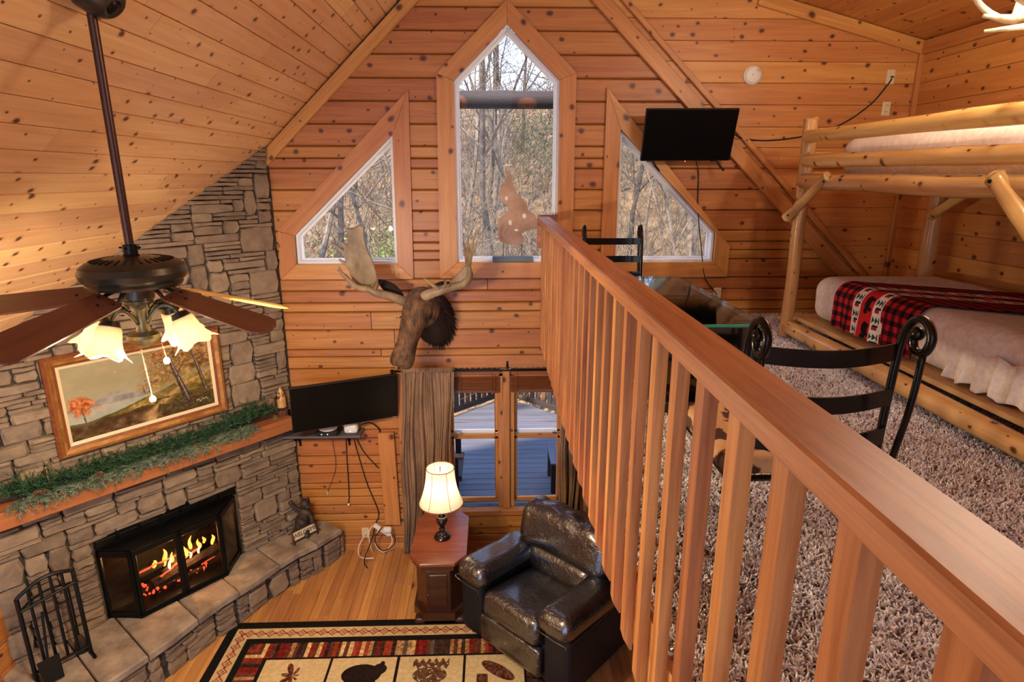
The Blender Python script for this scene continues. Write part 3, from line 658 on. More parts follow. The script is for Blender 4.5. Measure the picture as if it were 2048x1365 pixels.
def flame(mb, u, z, h, r, off, lean=.0):
    pts = []; rr = []; ph = random.random()*6
    for i in range(9):
        t = i/8; pts.append(FP(u+lean*t+.018*math.sin(ph+t*5)*t, z+h*t, off+.012*math.cos(ph+t*4)*t)); rr.append(r*(math.sin(math.pi*(t*.82+.12))**.8)*(1-t*.55) if t < 1 else .001)
    mb.tube(pts, rr, 8)
f1 = MB(); f2 = MB()
for u, z, h, r in ((1.27, -3.15, .16, .024), (1.16, -3.15, .19, .026), (1.10, -3.14, .13, .02), (1.36, -3.14, .09, .025), (.98, -3.13, .09, .022), (1.04, -3.13, .12, .02), (.93, -3.12, .07, .018), (1.22, -3.17, .11, .02), (.88, -3.14, .10, .02)): flame(f1, u, z, h, r, random.uniform(-.08, .0), random.uniform(-.04, .01))
for u, z, h, r in ((1.26, -3.15, .10, .014), (1.17, -3.15, .12, .014), (1.09, -3.14, .07, .011), (1.02, -3.13, .06, .012)): flame(f2, u, z, h, r, .03, -.01)
ft = thing('fire', 'orange flames burning over the logs behind glass', 'fire', FP(1.2, -3.2, 0)); f1.obj('flame', FLAME, ft, True); f2.obj('flame_core', FLAMEC, ft, True)
lf_ = lamp('fire_light', FP(1.15, -3.02, .05), 7, (1, .5, .2), .06)
# ------------------------------------------------------------------ mantel and what stands on it
MZ = -2.115
ma = board('mantel_shelf', MANT, FP(2.31, MZ-.0625, .10), FP(.115, MZ-.0625, .10), .125, .22, FN, None, .008); tag(ma, 'thick orange wooden mantel beam across the stone fireplace', 'mantel')
def sprigs(n, path, spread, size, lift, seed):
    r = np.random.default_rng(seed); vs = []; fs = []
    for i in range(n):
        p, d = path(r); d = d/np.linalg.norm(d); a = np.cross(d, r.normal(size=3)); a /= np.linalg.norm(a); b = np.cross(d, a); L = size*r.uniform(.6, 1.2)
        for k in range(16):
            t = k/15; ang = r.uniform(0, 6.28); q = p+d*L*t; nd_ = d*.75+(a*math.cos(ang)+b*math.sin(ang))*.8; nl_ = .028*(1.1-.5*t)*size/.1; e = q+nd_/np.linalg.norm(nd_)*nl_; s = np.cross(nd_, d); s = s/(np.linalg.norm(s)+1e-9)*.0028
            m = len(vs); vs += [tuple(q-s), tuple(q+s), tuple(e+s*.4), tuple(e-s*.4)]; fs.append((m, m+1, m+2, m+3))
    return MB().add(vs, fs)
def gpath(lo, hi, front):
    def f(r):
        u = r.uniform(lo, hi); o = r.uniform(.05, .16) if not front else r.uniform(.12, .21); z = MZ+r.uniform(.012, .07 if not front else .035)+(0 if front else .05*max(0, math.sin(u*3.1+.5)))
        d = np.array(FD)*r.normal()*.9+np.array(FN)*(r.uniform(.2, 1.2) if front else r.normal()*.5)+np.array((0, 0, 1.))*(r.uniform(-.5, .2) if front else r.uniform(.0, .7)); return np.array(FP(u, z, o)), d
    return f
gl = thing('pine_garland', 'green and frosted artificial pine garland lying along the mantel', 'garland', FP(1.2, MZ, .1))
o = sprigs(800, gpath(.29, 2.16, False), .1, .13, 0, 3).obj('green_sprigs', NEEDLE, gl); o['kind'] = 'stuff'
o = sprigs(520, gpath(.5, 2.16, True), .1, .13, 0, 4).obj('frosted_sprigs', FROST, gl); o['kind'] = 'stuff'
gs = MB().tube([FP(u, MZ+.03+.01*math.sin(u*9), .09+.02*math.sin(u*7)) for u in np.linspace(.28, 2.26, 40)], .008, 6).obj('stem', DKW, gl)
def cone(u, off, z, s, label):
    m = MB()
    for ring in range(7):
        n = 8; rr = s*math.sin(math.pi*(ring+1.2)/9)*.55
        for k in range(n):
            a = 2*math.pi*(k+.5*(ring % 2))/n; c = FP(u, z, off)+V((math.cos(a)*rr, math.sin(a)*rr, s*(ring/7-.4))); m.ball(c, (s*.16, s*.16, s*.08), 5, 3)
    m.tube([FP(u, z-s*.4, off), FP(u, z+s*.55, off)], s*.18, 6); return tag(m.obj('pine_cone', CONE), label, 'pine cone', 'pine cones in the mantel garland')
cone(2.02, .17, MZ+.03, .055, 'dark brown pine cone in the garland beside the tall candlestick base'); cone(1.985, .18, MZ+.028, .05, 'light brown pine cone touching the candlestick base'); cone(1.66, .19, MZ+.035, .05, 'small pale pine cone on the front of the garland'); cone(.98, .2, MZ+.02, .045, 'brown pine cone under frosted sprigs near the painting corner')
def candlestick(u, off, h, label, br):
    b = FP(u, MZ, off); t = thing('candlestick', label, 'candlestick', b); m = MB().lathe([(.0, 0), (.042, 0), (.042, .006), (.034, .014), (.02, .022), (.008, .03)], 16, b, None, False).obj('base', br, t, .6)
    MB().tube([b+V((0, 0, .028)), b+V((0, 0, h))], .0055, 8).obj('stem', br, t, True); MB().lathe([(.004, h-.004), (.016, h), (.018, h+.006), (.012, h+.006), (.010, h+.002)], 12, b, None, False).obj('candle_cup', br, t, .6)
candlestick(1.945, .155, .19, 'antique brass candlestick with dished base amid the garland', BRASS); candlestick(.232, .10, .19, 'slim antique brass candlestick beside the carved log', BRASS)
cl = thing('carved_log_lantern', 'carved pine log ornament with bark base on the mantel end', 'ornament', FP(.15, MZ, .09)); cb = FP(.15, MZ, .09)
MB().lathe([(.0, 0), (.046, 0), (.048, .03), (.046, .062), (.0, .064)], 16, cb).obj('bark_base', noisy('rough_bark', S(74, 42, 28), S(124, 76, 48), 30, .9, .8), cl)
MB().lathe([(.0, .064), (.030, .064), (.030, .082), (.0, .082)], 14, cb).obj('dark_neck', DKW, cl)
MB().lathe([(.0, .08), (.040, .08), (.042, .10), (.038, .17), (.028, .22), (.012, .255), (.0, .27)], 16, cb).obj('carved_body', LOGW, cl, .7)
for k in range(7):
    a = k*.9; MB().tube([cb+V((math.cos(a)*.041, math.sin(a)*.041, .10+.02*k*.7)), cb+V((math.cos(a+.4)*.036, math.sin(a+.4)*.036, .14+.018*k*.7))], .004, 5).obj('carved_branch', DKW, cl)
# ------------------------------------------------------------------ painting
pa = thing('framed_painting', 'autumn landscape painting in a stepped gilt and wood frame above the mantel', 'painting', FP(1.23, -1.93, .05))
def ring(name, r0, r1, z0, z1, zi, mat):
    (a0, b0, a1, b1), (c0, d0, c1, d1) = r0, r1; Pn = [(a0, b0), (a1, b0), (a1, b1), (a0, b1)]; Qn = [(c0, d0), (c1, d0), (c1, d1), (c0, d1)]
    vs = [MFC @ V((p[0], p[1], z0)) for p in Pn]+[MFC @ V((p[0], p[1], z1)) for p in Pn]+[MFC @ V((p[0], p[1], zi)) for p in Qn]+[MFC @ V((p[0], p[1], z0)) for p in Qn]; fs = []
    for lay in range(3):
        for k in range(4): fs.append((lay*4+k, lay*4+(k+1) % 4, (lay+1)*4+(k+1) % 4, (lay+1)*4+k))
    return MB().add(vs, fs).obj(name, mat, pa)
x0, x1, zb, zt = -1.84, -.62, -1.935, -1.19; R = lambda d: (x0+d, zb+d, x1-d, zt-d); zf = .03
ring('outer_molding', R(0), R(.018), zf, zf+.03, zf+.05, FRAMEW); ring('reeded_molding', R(.018), R(.036), zf, zf+.05, zf+.045, FRAMEW); ring('gilt_cove', R(.036), R(.058), zf, zf+.058, zf+.036, GOLD); ring('inner_molding', R(.058), R(.078), zf, zf+.034, zf+.026, FRAMEW); ring('liner', R(.078), R(.10), zf, zf+.026, zf+.016, CREAM)
MB().cbox(FP(1.23, -1.5625, zf-.008), (1.2, .72, .016), MFC.to_3x3(), .002).obj('backing_board', FRAMEW, pa)
def paint(u, v):
    c = np.zeros((3, len(u))); n1 = npnoise(u*6, v*4, 1); n2 = npnoise(u*22, v*16, 2); n3 = npnoise(u*60, v*40, 3, 3)
    def put(mask, rgb, var=0, nz=None):
        m = np.clip(mask, 0, 1)
        for i in range(3): c[i] = c[i]*(1-m)+m*np.clip(rgb[i]/255+var*((nz if nz is not None else n2)-.5), 0, 1)
    put(np.ones_like(u), (158, 148, 112)); put(np.clip(1.3*n1-.2, 0, 1)*.6, (188, 176, 138), .1); put((v < .75)*np.clip((.7-v)*2, 0, 1)*(u < .6), (190, 186, 164), .1)
    mt = .42+.10*np.exp(-((u-.30)/.12)**2)+.05*n2; put((v < mt)*(u < .55)*.8, (146, 142, 140), .35, n2); put((v < .40)*(u < .6), (178, 178, 160), .15)
    hz = .20+.04*n1+.33*np.clip((u-.12)/.75, 0, 1)**1.25; gr = v < hz; put(gr, (128, 106, 52), .45, n2); put(gr*(n1 > .52), (164, 138, 66), .4, n3); put(gr*(v < .16+.12*n1), (92, 66, 40), .35, n2); put(gr*(np.abs(v-hz) < .03)*(u < .5), (92, 92, 50), .3)
    pc = .52+.30*np.clip((v-.12)/.35, 0, 1)+.25*np.clip((v-.42)/.2, 0, 1); put(gr*np.clip(1.2-np.abs(u-pc)/(.035+.09*np.clip(.4-v, 0, 1)), 0, 1), (196, 158, 106), .3, n3)
    put(gr*(u > .55)*(v < .30)*(n2 > .45), (84, 72, 40), .3, n3)
    fo = (u > .38+.22*n1)*(v > hz+.0)*((n2*.6+n3*.4) > .44-.25*np.clip(u-.5, 0, 1)); sf = lambda q, k=9: np.clip(q*k, 0, 1); fo = sf(u-.36-.24*n1)*sf(v-hz)*sf(n2*.5+n3*.5-.36+.3*np.clip(u-.5, 0, 1), 6); put(fo, (150, 112, 60), .7, n3); put(fo*sf(n1-.45, 5)*sf(v-.55, 4)*.8, (170, 98, 52), .5, n3); put(fo*sf(n2-.52)*sf(.8-v, 5)*.8, (190, 162, 92), .4, n3); put(fo*sf(.42-n2, 6), (102, 72, 44), .3)
    lt = np.exp(-((u-.09)/.085)**2-((v-.46)/.15)**2); put(np.clip((lt+.9*(n3-.5)+.7*(n2-.5)-.32)*5, 0, 1), (190, 108, 58), .6, n3)
    for (ua, va, ub, vb, wd) in ((.80, .17, .695, .86, .022), (.945, .25, .875, .88, .014), (.755, .55, .64, .70, .006), (.75, .62, .82, .80, .006), (.10, .22, .09, .42, .005), (.50, .42, .49, .52, .004), (.53, .43, .545, .53, .004)):
        t = np.clip(((u-ua)*(ub-ua)+(v-va)*(vb-va))/((ub-ua)**2+(vb-va)**2), 0, 1); d = np.hypot(u-ua-(ub-ua)*t, (v-va-(vb-va)*t)*.6); put(d < wd*(1.25-.7*t+.5*(n3-.5)), (74, 62, 56), .35, n3); put((d < wd*.4)*(u > ua+(ub-ua)*t), (168, 142, 116), .3, n3)
    sg = np.abs(v-(.115+.012*np.sin(u*210)+.01*np.sin(u*97))) < .006; put(sg*(u > .86)*(u < .95), (226, 214, 180))
    return [c[0]*.86, c[1]*.86, c[2]*.86]
ci = R(.098)
def ppos(u, v):
    x = ci[0]+u*(ci[2]-ci[0]); z = ci[1]+v*(ci[3]-ci[1]); p = np.array(P0)[None]+x[:, None]*np.array(FD)[None]+np.array(FN)[None]*(zf+.014); p[:, 2] = z; return [p[:, 0], p[:, 1], p[:, 2]]
colorgrid('canvas', 300, 170, ppos, paint, PRINT, pa)
# ------------------------------------------------------------------ hearth ornaments
ws = thing('welcome_sign', 'small welcome sign in a dark twig frame standing on the hearth', 'sign', FP(.15, HZ, .26))
Ms = frame(FP(.15, HZ+.075, .26), FD, V((0, 0, 1))*.96-FN*.28, FD.cross(V((0, 0, 1))*.96-FN*.28)); R3 = Ms.to_3x3()
sb = MB().cbox(Ms @ V((0, 0, 0)), (.235, .075, .012), R3, .002).obj('board', CREAM, ws)
for s in (-1, 1): MB().tube([Ms @ V((s*.125, -.075, 0)), Ms @ V((s*.125, .06, 0))], .011, 7).obj('post', DKW, ws); MB().tube([Ms @ V((-.16, s*.044, 0)), Ms @ V((.16, s*.044, 0))], .007, 6).obj('rail', DKW, ws)
fc = bpy.data.curves.new('lettering', 'FONT'); fc.body = 'WELCOME'; fc.size = .055; fc.align_x = 'CENTER'; fc.align_y = 'CENTER'; fc.extrude = .001; fc.space_character = .98; fo_ = bpy.data.objects.new('lettering', fc); COL.objects.link(fo_); fc.materials.append(DKW); fo_.matrix_world = Ms @ Matrix.Translation((0, 0, .008)) @ Matrix.Diagonal((.95, 1.05, 1, 1)); par(fo_, ws)
# bear figurine with raised arm behind the sign
bf = thing('bear_figurine', 'dark carved bear figurine with raised paw behind the welcome sign', 'figurine', PY(600, 1062, 5.30)); B0 = PY(600, 1062, 5.28); B0.z = HZ; B0.x = -1.86
DKB = noisy('dark_carved_resin', S(30, 24, 22), S(66, 52, 44), 14, .55, .6)
m = MB(); m.ball(B0+V((.0, 0, .10)), (.075, .07, .11)); m.ball(B0+V((.03, -.01, .20)), (.06, .055, .09)); m.ball(B0+V((.05, -.02, .32)), (.05, .05, .052)); m.ball(B0+V((.085, -.06, .31)), (.028, .03, .022)); m.ball(B0+V((.02, -.01, .365)), (.017, .012, .017)); m.ball(B0+V((.08, -.01, .365)), (.017, .012, .017))
m.tube(crom([B0+V((.0, -.01, .25)), B0+V((-.05, -.02, .28)), B0+V((-.09, -.03, .35))]), .024, 8); m.tube(crom([B0+V((.06, -.02, .24)), B0+V((.11, -.06, .20)), B0+V((.12, -.08, .15))]), .024, 8); m.tube(crom([B0+V((-.04, -.02, .07)), B0+V((-.05, -.09, .06)), B0+V((-.05, -.12, .02))]), .03, 8); m.tube(crom([B0+V((.04, -.02, .07)), B0+V((.06, -.09, .06)), B0+V((.07, -.12, .02))]), .03, 8)
bo = m.obj('body', DKB, bf, True); rm = bo.modifiers.new('r', 'REMESH'); rm.mode = 'VOXEL'; rm.voxel_size = .009; rm.use_smooth_shade = True
# fireplace tool stand
ts = thing('fireplace_tool_stand', 'black iron fireplace tool stand with arched top on the hearth', 'tool stand', FP(2.11, HZ, .30))
def tb(nm, pts, r, n=6, par_=ts, mat=BLACK): return MB().tube(pts, r, n).obj(nm, mat, par_)
uL, uR = 2.275, 1.95
for u, zt_ in ((uL, -2.70), (uR, -2.66)): tb('post', [FP(u, HZ, .31), FP(u, zt_, .29)], .014)
tb('arched_rail', [FP(uL+(uR-uL)*t, -2.70+.04*t+.055*math.sin(math.pi*t), .29) for t in np.linspace(0, 1, 14)], .013); tb('cross_rail', [FP(uL, -2.80, .295), FP(uR, -2.75, .295)], .011); tb('bottom_rail', [FP(uL, HZ+.06, .31), FP(uR, HZ+.06, .31)], .011)
tb('hook_rail', [FP(uL+(uR-uL)*t, -2.80+.04*t, .29-.09*math.sin(math.pi*t)) for t in np.linspace(0, 1, 12)], .008)
for k in range(1, 5): u = uL+(uR-uL)*k/5; tb('bar', [FP(u, HZ+.06, .31), FP(u, -2.69+.04*k/5+.05*math.sin(math.pi*k/5), .29)], .010)
for u in (uL, uR): tb('foot', [FP(u, HZ+.012, .24), FP(u, HZ+.012, .40)], .012)
sh = thing('fireplace_shovel', 'black ash shovel leaning at the tool stand', 'shovel', FP(2.2, HZ, .36)); tb('handle', [FP(2.17, -2.84, .34), FP(2.2, HZ+.16, .36)], .008, 6, sh); MB().prism([(-.055, 0), (.055, 0), (.065, .16), (-.065, .16)], .006, frame(FP(2.2, HZ+.012, .43), FD, V((0, 0, 1))*.9-FN*.45, FD.cross(V((0, 0, 1))*.9-FN*.45))).obj('pan', BLACK, sh)
br_ = thing('hearth_brush', 'hearth brush with brown bristles hanging in the tool stand', 'brush', FP(1.99, HZ, .24)); tb('handle', [FP(1.985, -2.79, .24), FP(1.985, HZ+.14, .24)], .007, 6, br_); MB().lathe([(.012, .14), (.03, .11), (.045, .0)], 10, FP(1.985, HZ, .24)).obj('bristles', DKW, br_)
# ================================================================== ceiling fan
HX, HY = -1.455, 2.5
fan = thing('ceiling_fan', 'bronze ceiling fan with five wooden blades and four lit tulip shades', 'ceiling fan', (HX, HY, roofL(HX)))
cz = V((HX, HY, roofL(HX))); Mc = frame(cz, (0, 1, 0), nl.cross(V((0, 1, 0))), nl).to_3x3()
MB().lathe([(.0, 0), (.088, 0), (.09, .03), (.08, .08), (.058, .115), (.045, .125), (.03, .12), (.02, .10)], 24, cz, Mc, False).obj('canopy', BRONZE, fan, .7)
MB().ball(cz+nl*.10, .032, 14, 8).obj('hanger_ball', BLACK, fan, True)
MB().tube([(HX, HY, .60), (HX, HY, -.30)], .0165, 14).obj('downrod', BRONZED, fan, .8)
cp_ = MB().lathe([(.022, -.262), (.027, -.265), (.027, -.30), (.034, -.31)], 16, (HX, HY, 0)).obj('rod_collar', BLACK, fan, .6)
for a in (0, 1.57, 3.14, 4.71): MB().tube([(HX+math.cos(a)*.02, HY+math.sin(a)*.02, -.275), (HX+math.cos(a)*.042, HY+math.sin(a)*.042, -.275)], .004, 6).obj('set_screw', BLACK, cp_)
mo = MB().lathe([(.03, -.308), (.06, -.308), (.12, -.318), (.165, -.33), (.188, -.348), (.197, -.372), (.190, -.395), (.172, -.412), (.176, -.418), (.168, -.430), (.11, -.436), (.0, -.437)], 48, (HX, HY, 0), None, False).obj('motor_housing', BRONZE, fan, .5)
for k in range(30):
    a = 2*math.pi*k/30; d = V((math.cos(a), math.sin(a), 0)); c = V((HX, HY, -.3185))+d*.128; MB().cbox(c, (.045, .008, .004), frame((0, 0, 0), d+V((0, 0, -.2)), V((0, 0, 1)).cross(d), d.cross(V((0, 0, 1)).cross(d))).to_3x3(), .001).obj('vent_slot', BLACK, mo)
MB().lathe([(.062, -.435), (.062, -.478), (.058, -.485), (.04, -.49)], 24, (HX, HY, 0)).obj('switch_housing', BRONZE, fan, .5)
BL = [(-13, .585, -.592, 12), (40, .60, -.61, -10), (113, .60, -.58, 10), (187, .64, -.515, -26), (-97, .68, -.545, -26)]
YBLADE = wood('yellow_fan_blade', S(232, 190, 112), S(206, 158, 84), rough=.32, knots=0, coat=.2)  # one blade is coloured paler and yellower than the other four
for ang, r, zt_, pt_ in BL:
    a = math.radians(ang); d = V((math.cos(a), math.sin(a), 0)); root = V((HX, HY, -.462))+d*.15; tip = V((HX, HY, zt_))+d*r; x = (tip-root).normalized(); s = V((0, 0, 1)).cross(x).normalized(); tw = math.radians(pt_); y = (s*math.cos(tw)+V((0, 0, 1))*math.sin(tw)); z = x.cross(y); L = (tip-root).length
    prof = [(0, -.046), (.02, -.056), (L*.5, -.066), (L-.05, -.070), (L-.018, -.060), (L, -.03), (L, .03), (L-.018, .060), (L-.05, .070), (L*.5, .066), (.02, .056), (0, .046)]
    b = MB().prism(prof, .009, Matrix.Identity(4), .002).obj('blade', YBLADE if ang == 40 else BLADE, fan, False, frame(root, x, y, z))
    M = frame(root, x, y, z)
    for px_, py_ in ((.03, -.03), (.03, .03), (.075, 0)): MB().lathe([(.0, .013), (.005, .012), (.006, .009)], 8, M @ V((px_, py_, 0)), M.to_3x3(), False).obj('screw', BLACK, b)
    ir = MB(); h = V((HX, HY, -.43))
    for sgn in (-1, 1): ir.tube(crom([h+d*.07+s*.018*sgn, h+d*.12+s*.03*sgn+V((0, 0, -.012)), M @ V((.01, .03*sgn, -.006)), M @ V((.09, .012*sgn, -.006))]), [.011]*7+[.010]*6+[.008]*6, 6, True, False, (z, .45))
    ir.obj('blade_iron', BRONZE, fan, .6)
BRGR = noisy('verdigris_bronze', S(92, 92, 72), S(140, 140, 112), 8, .35, .1, metal=.5, rnd=.02)
MB().lathe([(.055, -.488), (.058, -.50), (.04, -.52), (.026, -.54), (.022, -.60), (.03, -.62), (.062, -.632), (.066, -.645), (.05, -.665), (.02, -.682), (.008, -.69), (.0, -.692)], 24, (HX, HY, 0)).obj('light_kit_stem', BRGR, fan, .6)
for k, ang in enumerate((180, 256, 4, 74)):
    a = math.radians(ang); d = V((math.cos(a), math.sin(a), 0)); h = V((HX, HY, 0)); t3 = V((HX, HY, -.552))+d*.152
    arm = MB().tube(crom([h+d*.02+V((0, 0, -.585)), h+d*.07+V((0, 0, -.525)), h+d*.115+V((0, 0, -.515)), t3]), .009, 8).obj('lamp_arm', BRGR, fan, True)
    lv = MB()
    for q in range(5):
        e = h+d*(.05+.018*q)+V((0, 0, -.518-.004*q)); sd = V((-d.y, d.x, 0))*(.03 if q % 2 else -.03); lv.add([e, e+sd*.5+d*.018+V((0, 0, .006)), e+sd+d*.012, e+sd*.5-d*.010], [(0, 1, 2, 3)])
    lo_ = lv.obj('oak_leaf', BRONZE, arm); so_ = lo_.modifiers.new('t', 'SOLIDIFY'); so_.thickness = .002
    ax = (d*.42+V((0, 0, -1))).normalized(); u_, w_ = _perp(ax); Mt = frame(t3, u_, w_, ax); Mr = Mt.to_3x3()
    MB().lathe([(.0, -.012), (.03, -.008), (.038, .012), (.034, .022)], 18, t3, Mr).obj('socket_cup', BRONZE, fan, .6)
    tu = MB(); N = 30; prof = [(.034, .012), (.043, .022), (.047, .045), (.050, .07), (.056, .095), (.068, .118), (.085, .135)]; rings = []
    for i, (r, zz) in enumerate(prof):
        fl_ = max(0, (i-3)/3); rings.append([t3+Mr @ V(((r*(1+.13*fl_*math.cos(6*th)))*math.cos(th), (r*(1+.13*fl_*math.cos(6*th)))*math.sin(th), zz+.010*fl_*math.cos(6*th))) for th in [2*math.pi*q/N for q in range(N)]])
    tu.loft(rings, False); so2 = tu.obj('tulip_shade', FROSTED, fan, True); sm_ = so2.modifiers.new('t', 'SOLIDIFY'); sm_.thickness = .002
    MB().ball(t3+ax*.075, (.026, .026, .034), 14, 10, Mr).obj('bulb', BULB, so2, True); lamp('fan_bulb', t3+ax*.15, 24, (1, .80, .55), .03)
for (x_, y_, z0, z1, nm) in ((HX-.005, HY-.03, -.69, -.90, 0), (HX+.05, HY+.02, -.63, -.745, 1)):
    ch = MB(); n = int((z0-z1)/.007)
    for i in range(n): ch.ball((x_+.015*i/n, y_, z0+(z1-z0)*i/n), .003, 6, 4)
    c_ = ch.obj('pull_chain', BRASS, fan, True); MB().ball((x_+.015, y_, z1-.012), (.013, .013, .016), 12, 8).obj('chain_knob', HORN, c_, True)
# ================================================================== moose head
mo = thing('moose_head_mount', 'brown moose head trophy with broad palmed antlers on the plank wall', 'trophy', (-.48, 5.46, -1.27))
SPN = [((-.53, 5.475, -1.27), .165, .235), ((-.54, 5.38, -1.235), .165, .23), ((-.565, 5.26, -1.16), .15, .20), ((-.595, 5.15, -1.085), .14, .175), ((-.62, 5.08, -1.06), .132, .15), ((-.65, 5.03, -1.12), .122, .125), ((-.685, 4.985, -1.22), .098, .112), ((-.715, 4.945, -1.32), .084, .105), ((-.74, 4.91, -1.41), .090, .10), ((-.76, 4.885, -1.475), .102, .098), ((-.773, 4.866, -1.525), .088, .072), ((-.778, 4.86, -1.54), .03, .025)]
cpts = crom([s[0] for s in SPN], 4); rx = crom([(s[1], s[2], 0) for s in SPN], 4); rings = []; rings2 = []; lat = V((.97, -.24, 0)).normalized()
def mring(i):
    t = (cpts[min(i+1, len(cpts)-1)]-cpts[max(i-1, 0)]).normalized(); l = (lat-t*lat.dot(t)).normalized(); w_ = t.cross(l); out = []
    for k in range(32):
        th = 2*math.pi*k/32; nzv = mnoise.noise(cpts[i]*9+V((math.cos(th), math.sin(th), 0))*1.4); r = 1+.05*nzv; out.append(cpts[i]+l*math.cos(th)*rx[i].x*r+w_*math.sin(th)*rx[i].y*r)
    return out
hd_ = MB().loft([mring(i) for i in range(len(cpts))]).obj('head', FUR, mo, True); hd_.data.materials.append(FURD)
for p_ in hd_.data.polygons:
    if p_.index < 32*11: p_.material_index = 1
cpe = MB()
for ring_ in range(11):
    for k in range(34):
        a = 2*math.pi*(k+.5*(ring_ % 2))/34; i = ring_; t = cpts[i]; d = lat*math.cos(a)*rx[i].x+V((0, 0, 1)).lerp(V((0, -.5, .8)), ring_/11)*math.sin(a)*rx[i].y; p = t+d*.97; dn = d.normalized()*.05+V((0, .03, -.05))+V((random.uniform(-1, 1), random.uniform(-1, 1), random.uniform(-1, 1)))*.012; s = d.cross(dn).normalized()*.014; cpe.add([p-s, p+s, p+dn], [(0, 1, 2)])
ho = cpe.obj('neck_hair', FURD, mo); ho['kind'] = 'stuff'
MB().lathe([(.30, 0), (.30, .012), (.26, .02), (.0, .02)], 28, (-.53, GY-.023, -1.27), frame((0, 0, 0), (1, 0, 0), (0, 0, 1), (0, -1, 0)).to_3x3() @ Matrix.Diagonal((.58, .82, 1))).obj('cape_edge', FURD, mo)
for s, c in ((-1, (-.757, 4.995, -1.15)), (1, (-.548, 4.95, -1.155))):
    e = MB().ball(c, (.016, .018, .02), 12, 8).obj('eye', plain('glass_eye', S(14, 10, 8), .08, 0, .8) if s < 0 else MT['glass_eye'], mo, True); MB().tube([V(c)+V((s*.002+.024*math.cos(a), -.006, .02*math.sin(a))) for a in np.linspace(.2, 2.9, 8)], .006, 6).obj('eyelid', FURD, e, True)
for dx in (-.032, .032): MB().ball(V((-.776, 4.835, -1.49))+lat*dx*1.1+V((0, .012, 0)), (.014, .010, .02), 10, 6).obj('nostril', FURD, mo, True)
MB().tube(crom([V((-.776, 4.862, -1.528))+lat*q+V((0, .01-abs(q)*.3*-1, .012*0-abs(q)*.0)) for q in (-.075, -.04, 0, .04, .075)]), .006, 6).obj('mouth', FURD, mo, True)
def leaf(name, a, b, wd, nrm, mat):
    a = V(a); b = V(b); x = (b-a).normalized(); n = V(nrm).normalized(); y = n.cross(x).normalized(); rg = []
    for i in range(9):
        t = i/8; r = wd*math.sin(math.pi*min(1, t*.9+.08))**.8+.002; c = a+(b-a)*t; rg.append([c+y*math.cos(q)*r+n*(math.sin(q)*.012-.02*math.cos(q)**2*0) for q in [2*math.pi*k/12 for k in range(12)]])
    return MB().loft(rg).obj(name, mat, mo, True)
leaf('ear', PY(806, 596, 5.12), PY(756, 560, 5.16), .05, (0.2, -1, .3), FURD); leaf('ear', PY(862, 585, 5.1), PY(902, 566, 5.2), .05, (0, -1, .3), FURD)
def antler_poly(pts, y, t, M=None, bow=0.0):
    P = [PY(px_, py_, y) for px_, py_ in pts]; c = sum(P, V())/len(P); n = len(P); vs = []
    for s, k in ((0, .96), (.3, 1), (.7, 1), (1, .96)):
        for p in P: q = c+(p-c)*k; vs.append(q+V((0, t*(s-.5)+bow*((p-c).length**2), 0)))
    fs = [tuple(range(n)), tuple(3*n+i for i in range(n-1, -1, -1))]
    for l in range(3):
        for i in range(n): fs.append((l*n+i, (l+1)*n+i, (l+1)*n+(i+1) % n, l*n+(i+1) % n))
    return MB().add(vs, fs)
c7 = lambda x, y: (640+x/4.403, 430+y/4.403)
al = antler_poly([c7(*p) for p in ((505, 590), (497, 530), (470, 430), (430, 340), (402, 250), (388, 190), (382, 105), (360, 92), (335, 95), (310, 106), (280, 118), (250, 120), (246, 180), (244, 262), (222, 255), (190, 232), (176, 234), (188, 258), (208, 292), (212, 320), (150, 275), (112, 248), (102, 254), (130, 285), (185, 330), (218, 385), (232, 425), (190, 405), (165, 392), (172, 410), (232, 455), (258, 510), (280, 565), (318, 612), (395, 640), (455, 628))], 5.0, .028, None, .35)
al.tube(crom([PY(*c7(745, 765), 5.05), PY(*c7(610, 715), 5.0), PY(*c7(500, 690), 4.97), PY(*c7(430, 655), 4.97), PY(*c7(330, 640), 4.95), PY(*c7(240, 560), 4.93), PY(*c7(185, 505), 4.92), PY(*c7(166, 452), 4.9)], 4), [.045, .042, .04, .038, .036, .035, .034, .034, .034, .033, .032, .031, .03, .028, .027, .026, .025, .024, .022, .021, .02, .019, .018, .016, .014, .012, .01, .007, .004], 10)
al.tube(crom([PY(*c7(470, 670), 4.98), PY(*c7(495, 620), 4.97), PY(*c7(508, 570), 4.95)], 4), [.03, .028, .026, .024, .022, .018, .014, .01, .004], 8)
al.obj('antler', ANTLER, mo, .7)
ar = antler_poly([c7(*p) for p in ((1130, 612), (1175, 560), (1230, 505), (1275, 450), (1300, 425), (1322, 440), (1330, 500), (1328, 560), (1300, 605), (1240, 620), (1150, 640))], 5.02, .10)
ar.tube(crom([PY(*c7(860, 760), 5.05), PY(*c7(950, 705), 5.0), PY(*c7(1050, 670), 4.98), PY(*c7(1150, 640), 4.97), PY(*c7(1270, 605), 4.97), PY(*c7(1318, 540), 4.95), PY(*c7(1310, 450), 4.95)], 4), [.045]*6+[.04]*6+[.034]*6+[.028]*4+[.022, .02, .018], 10)
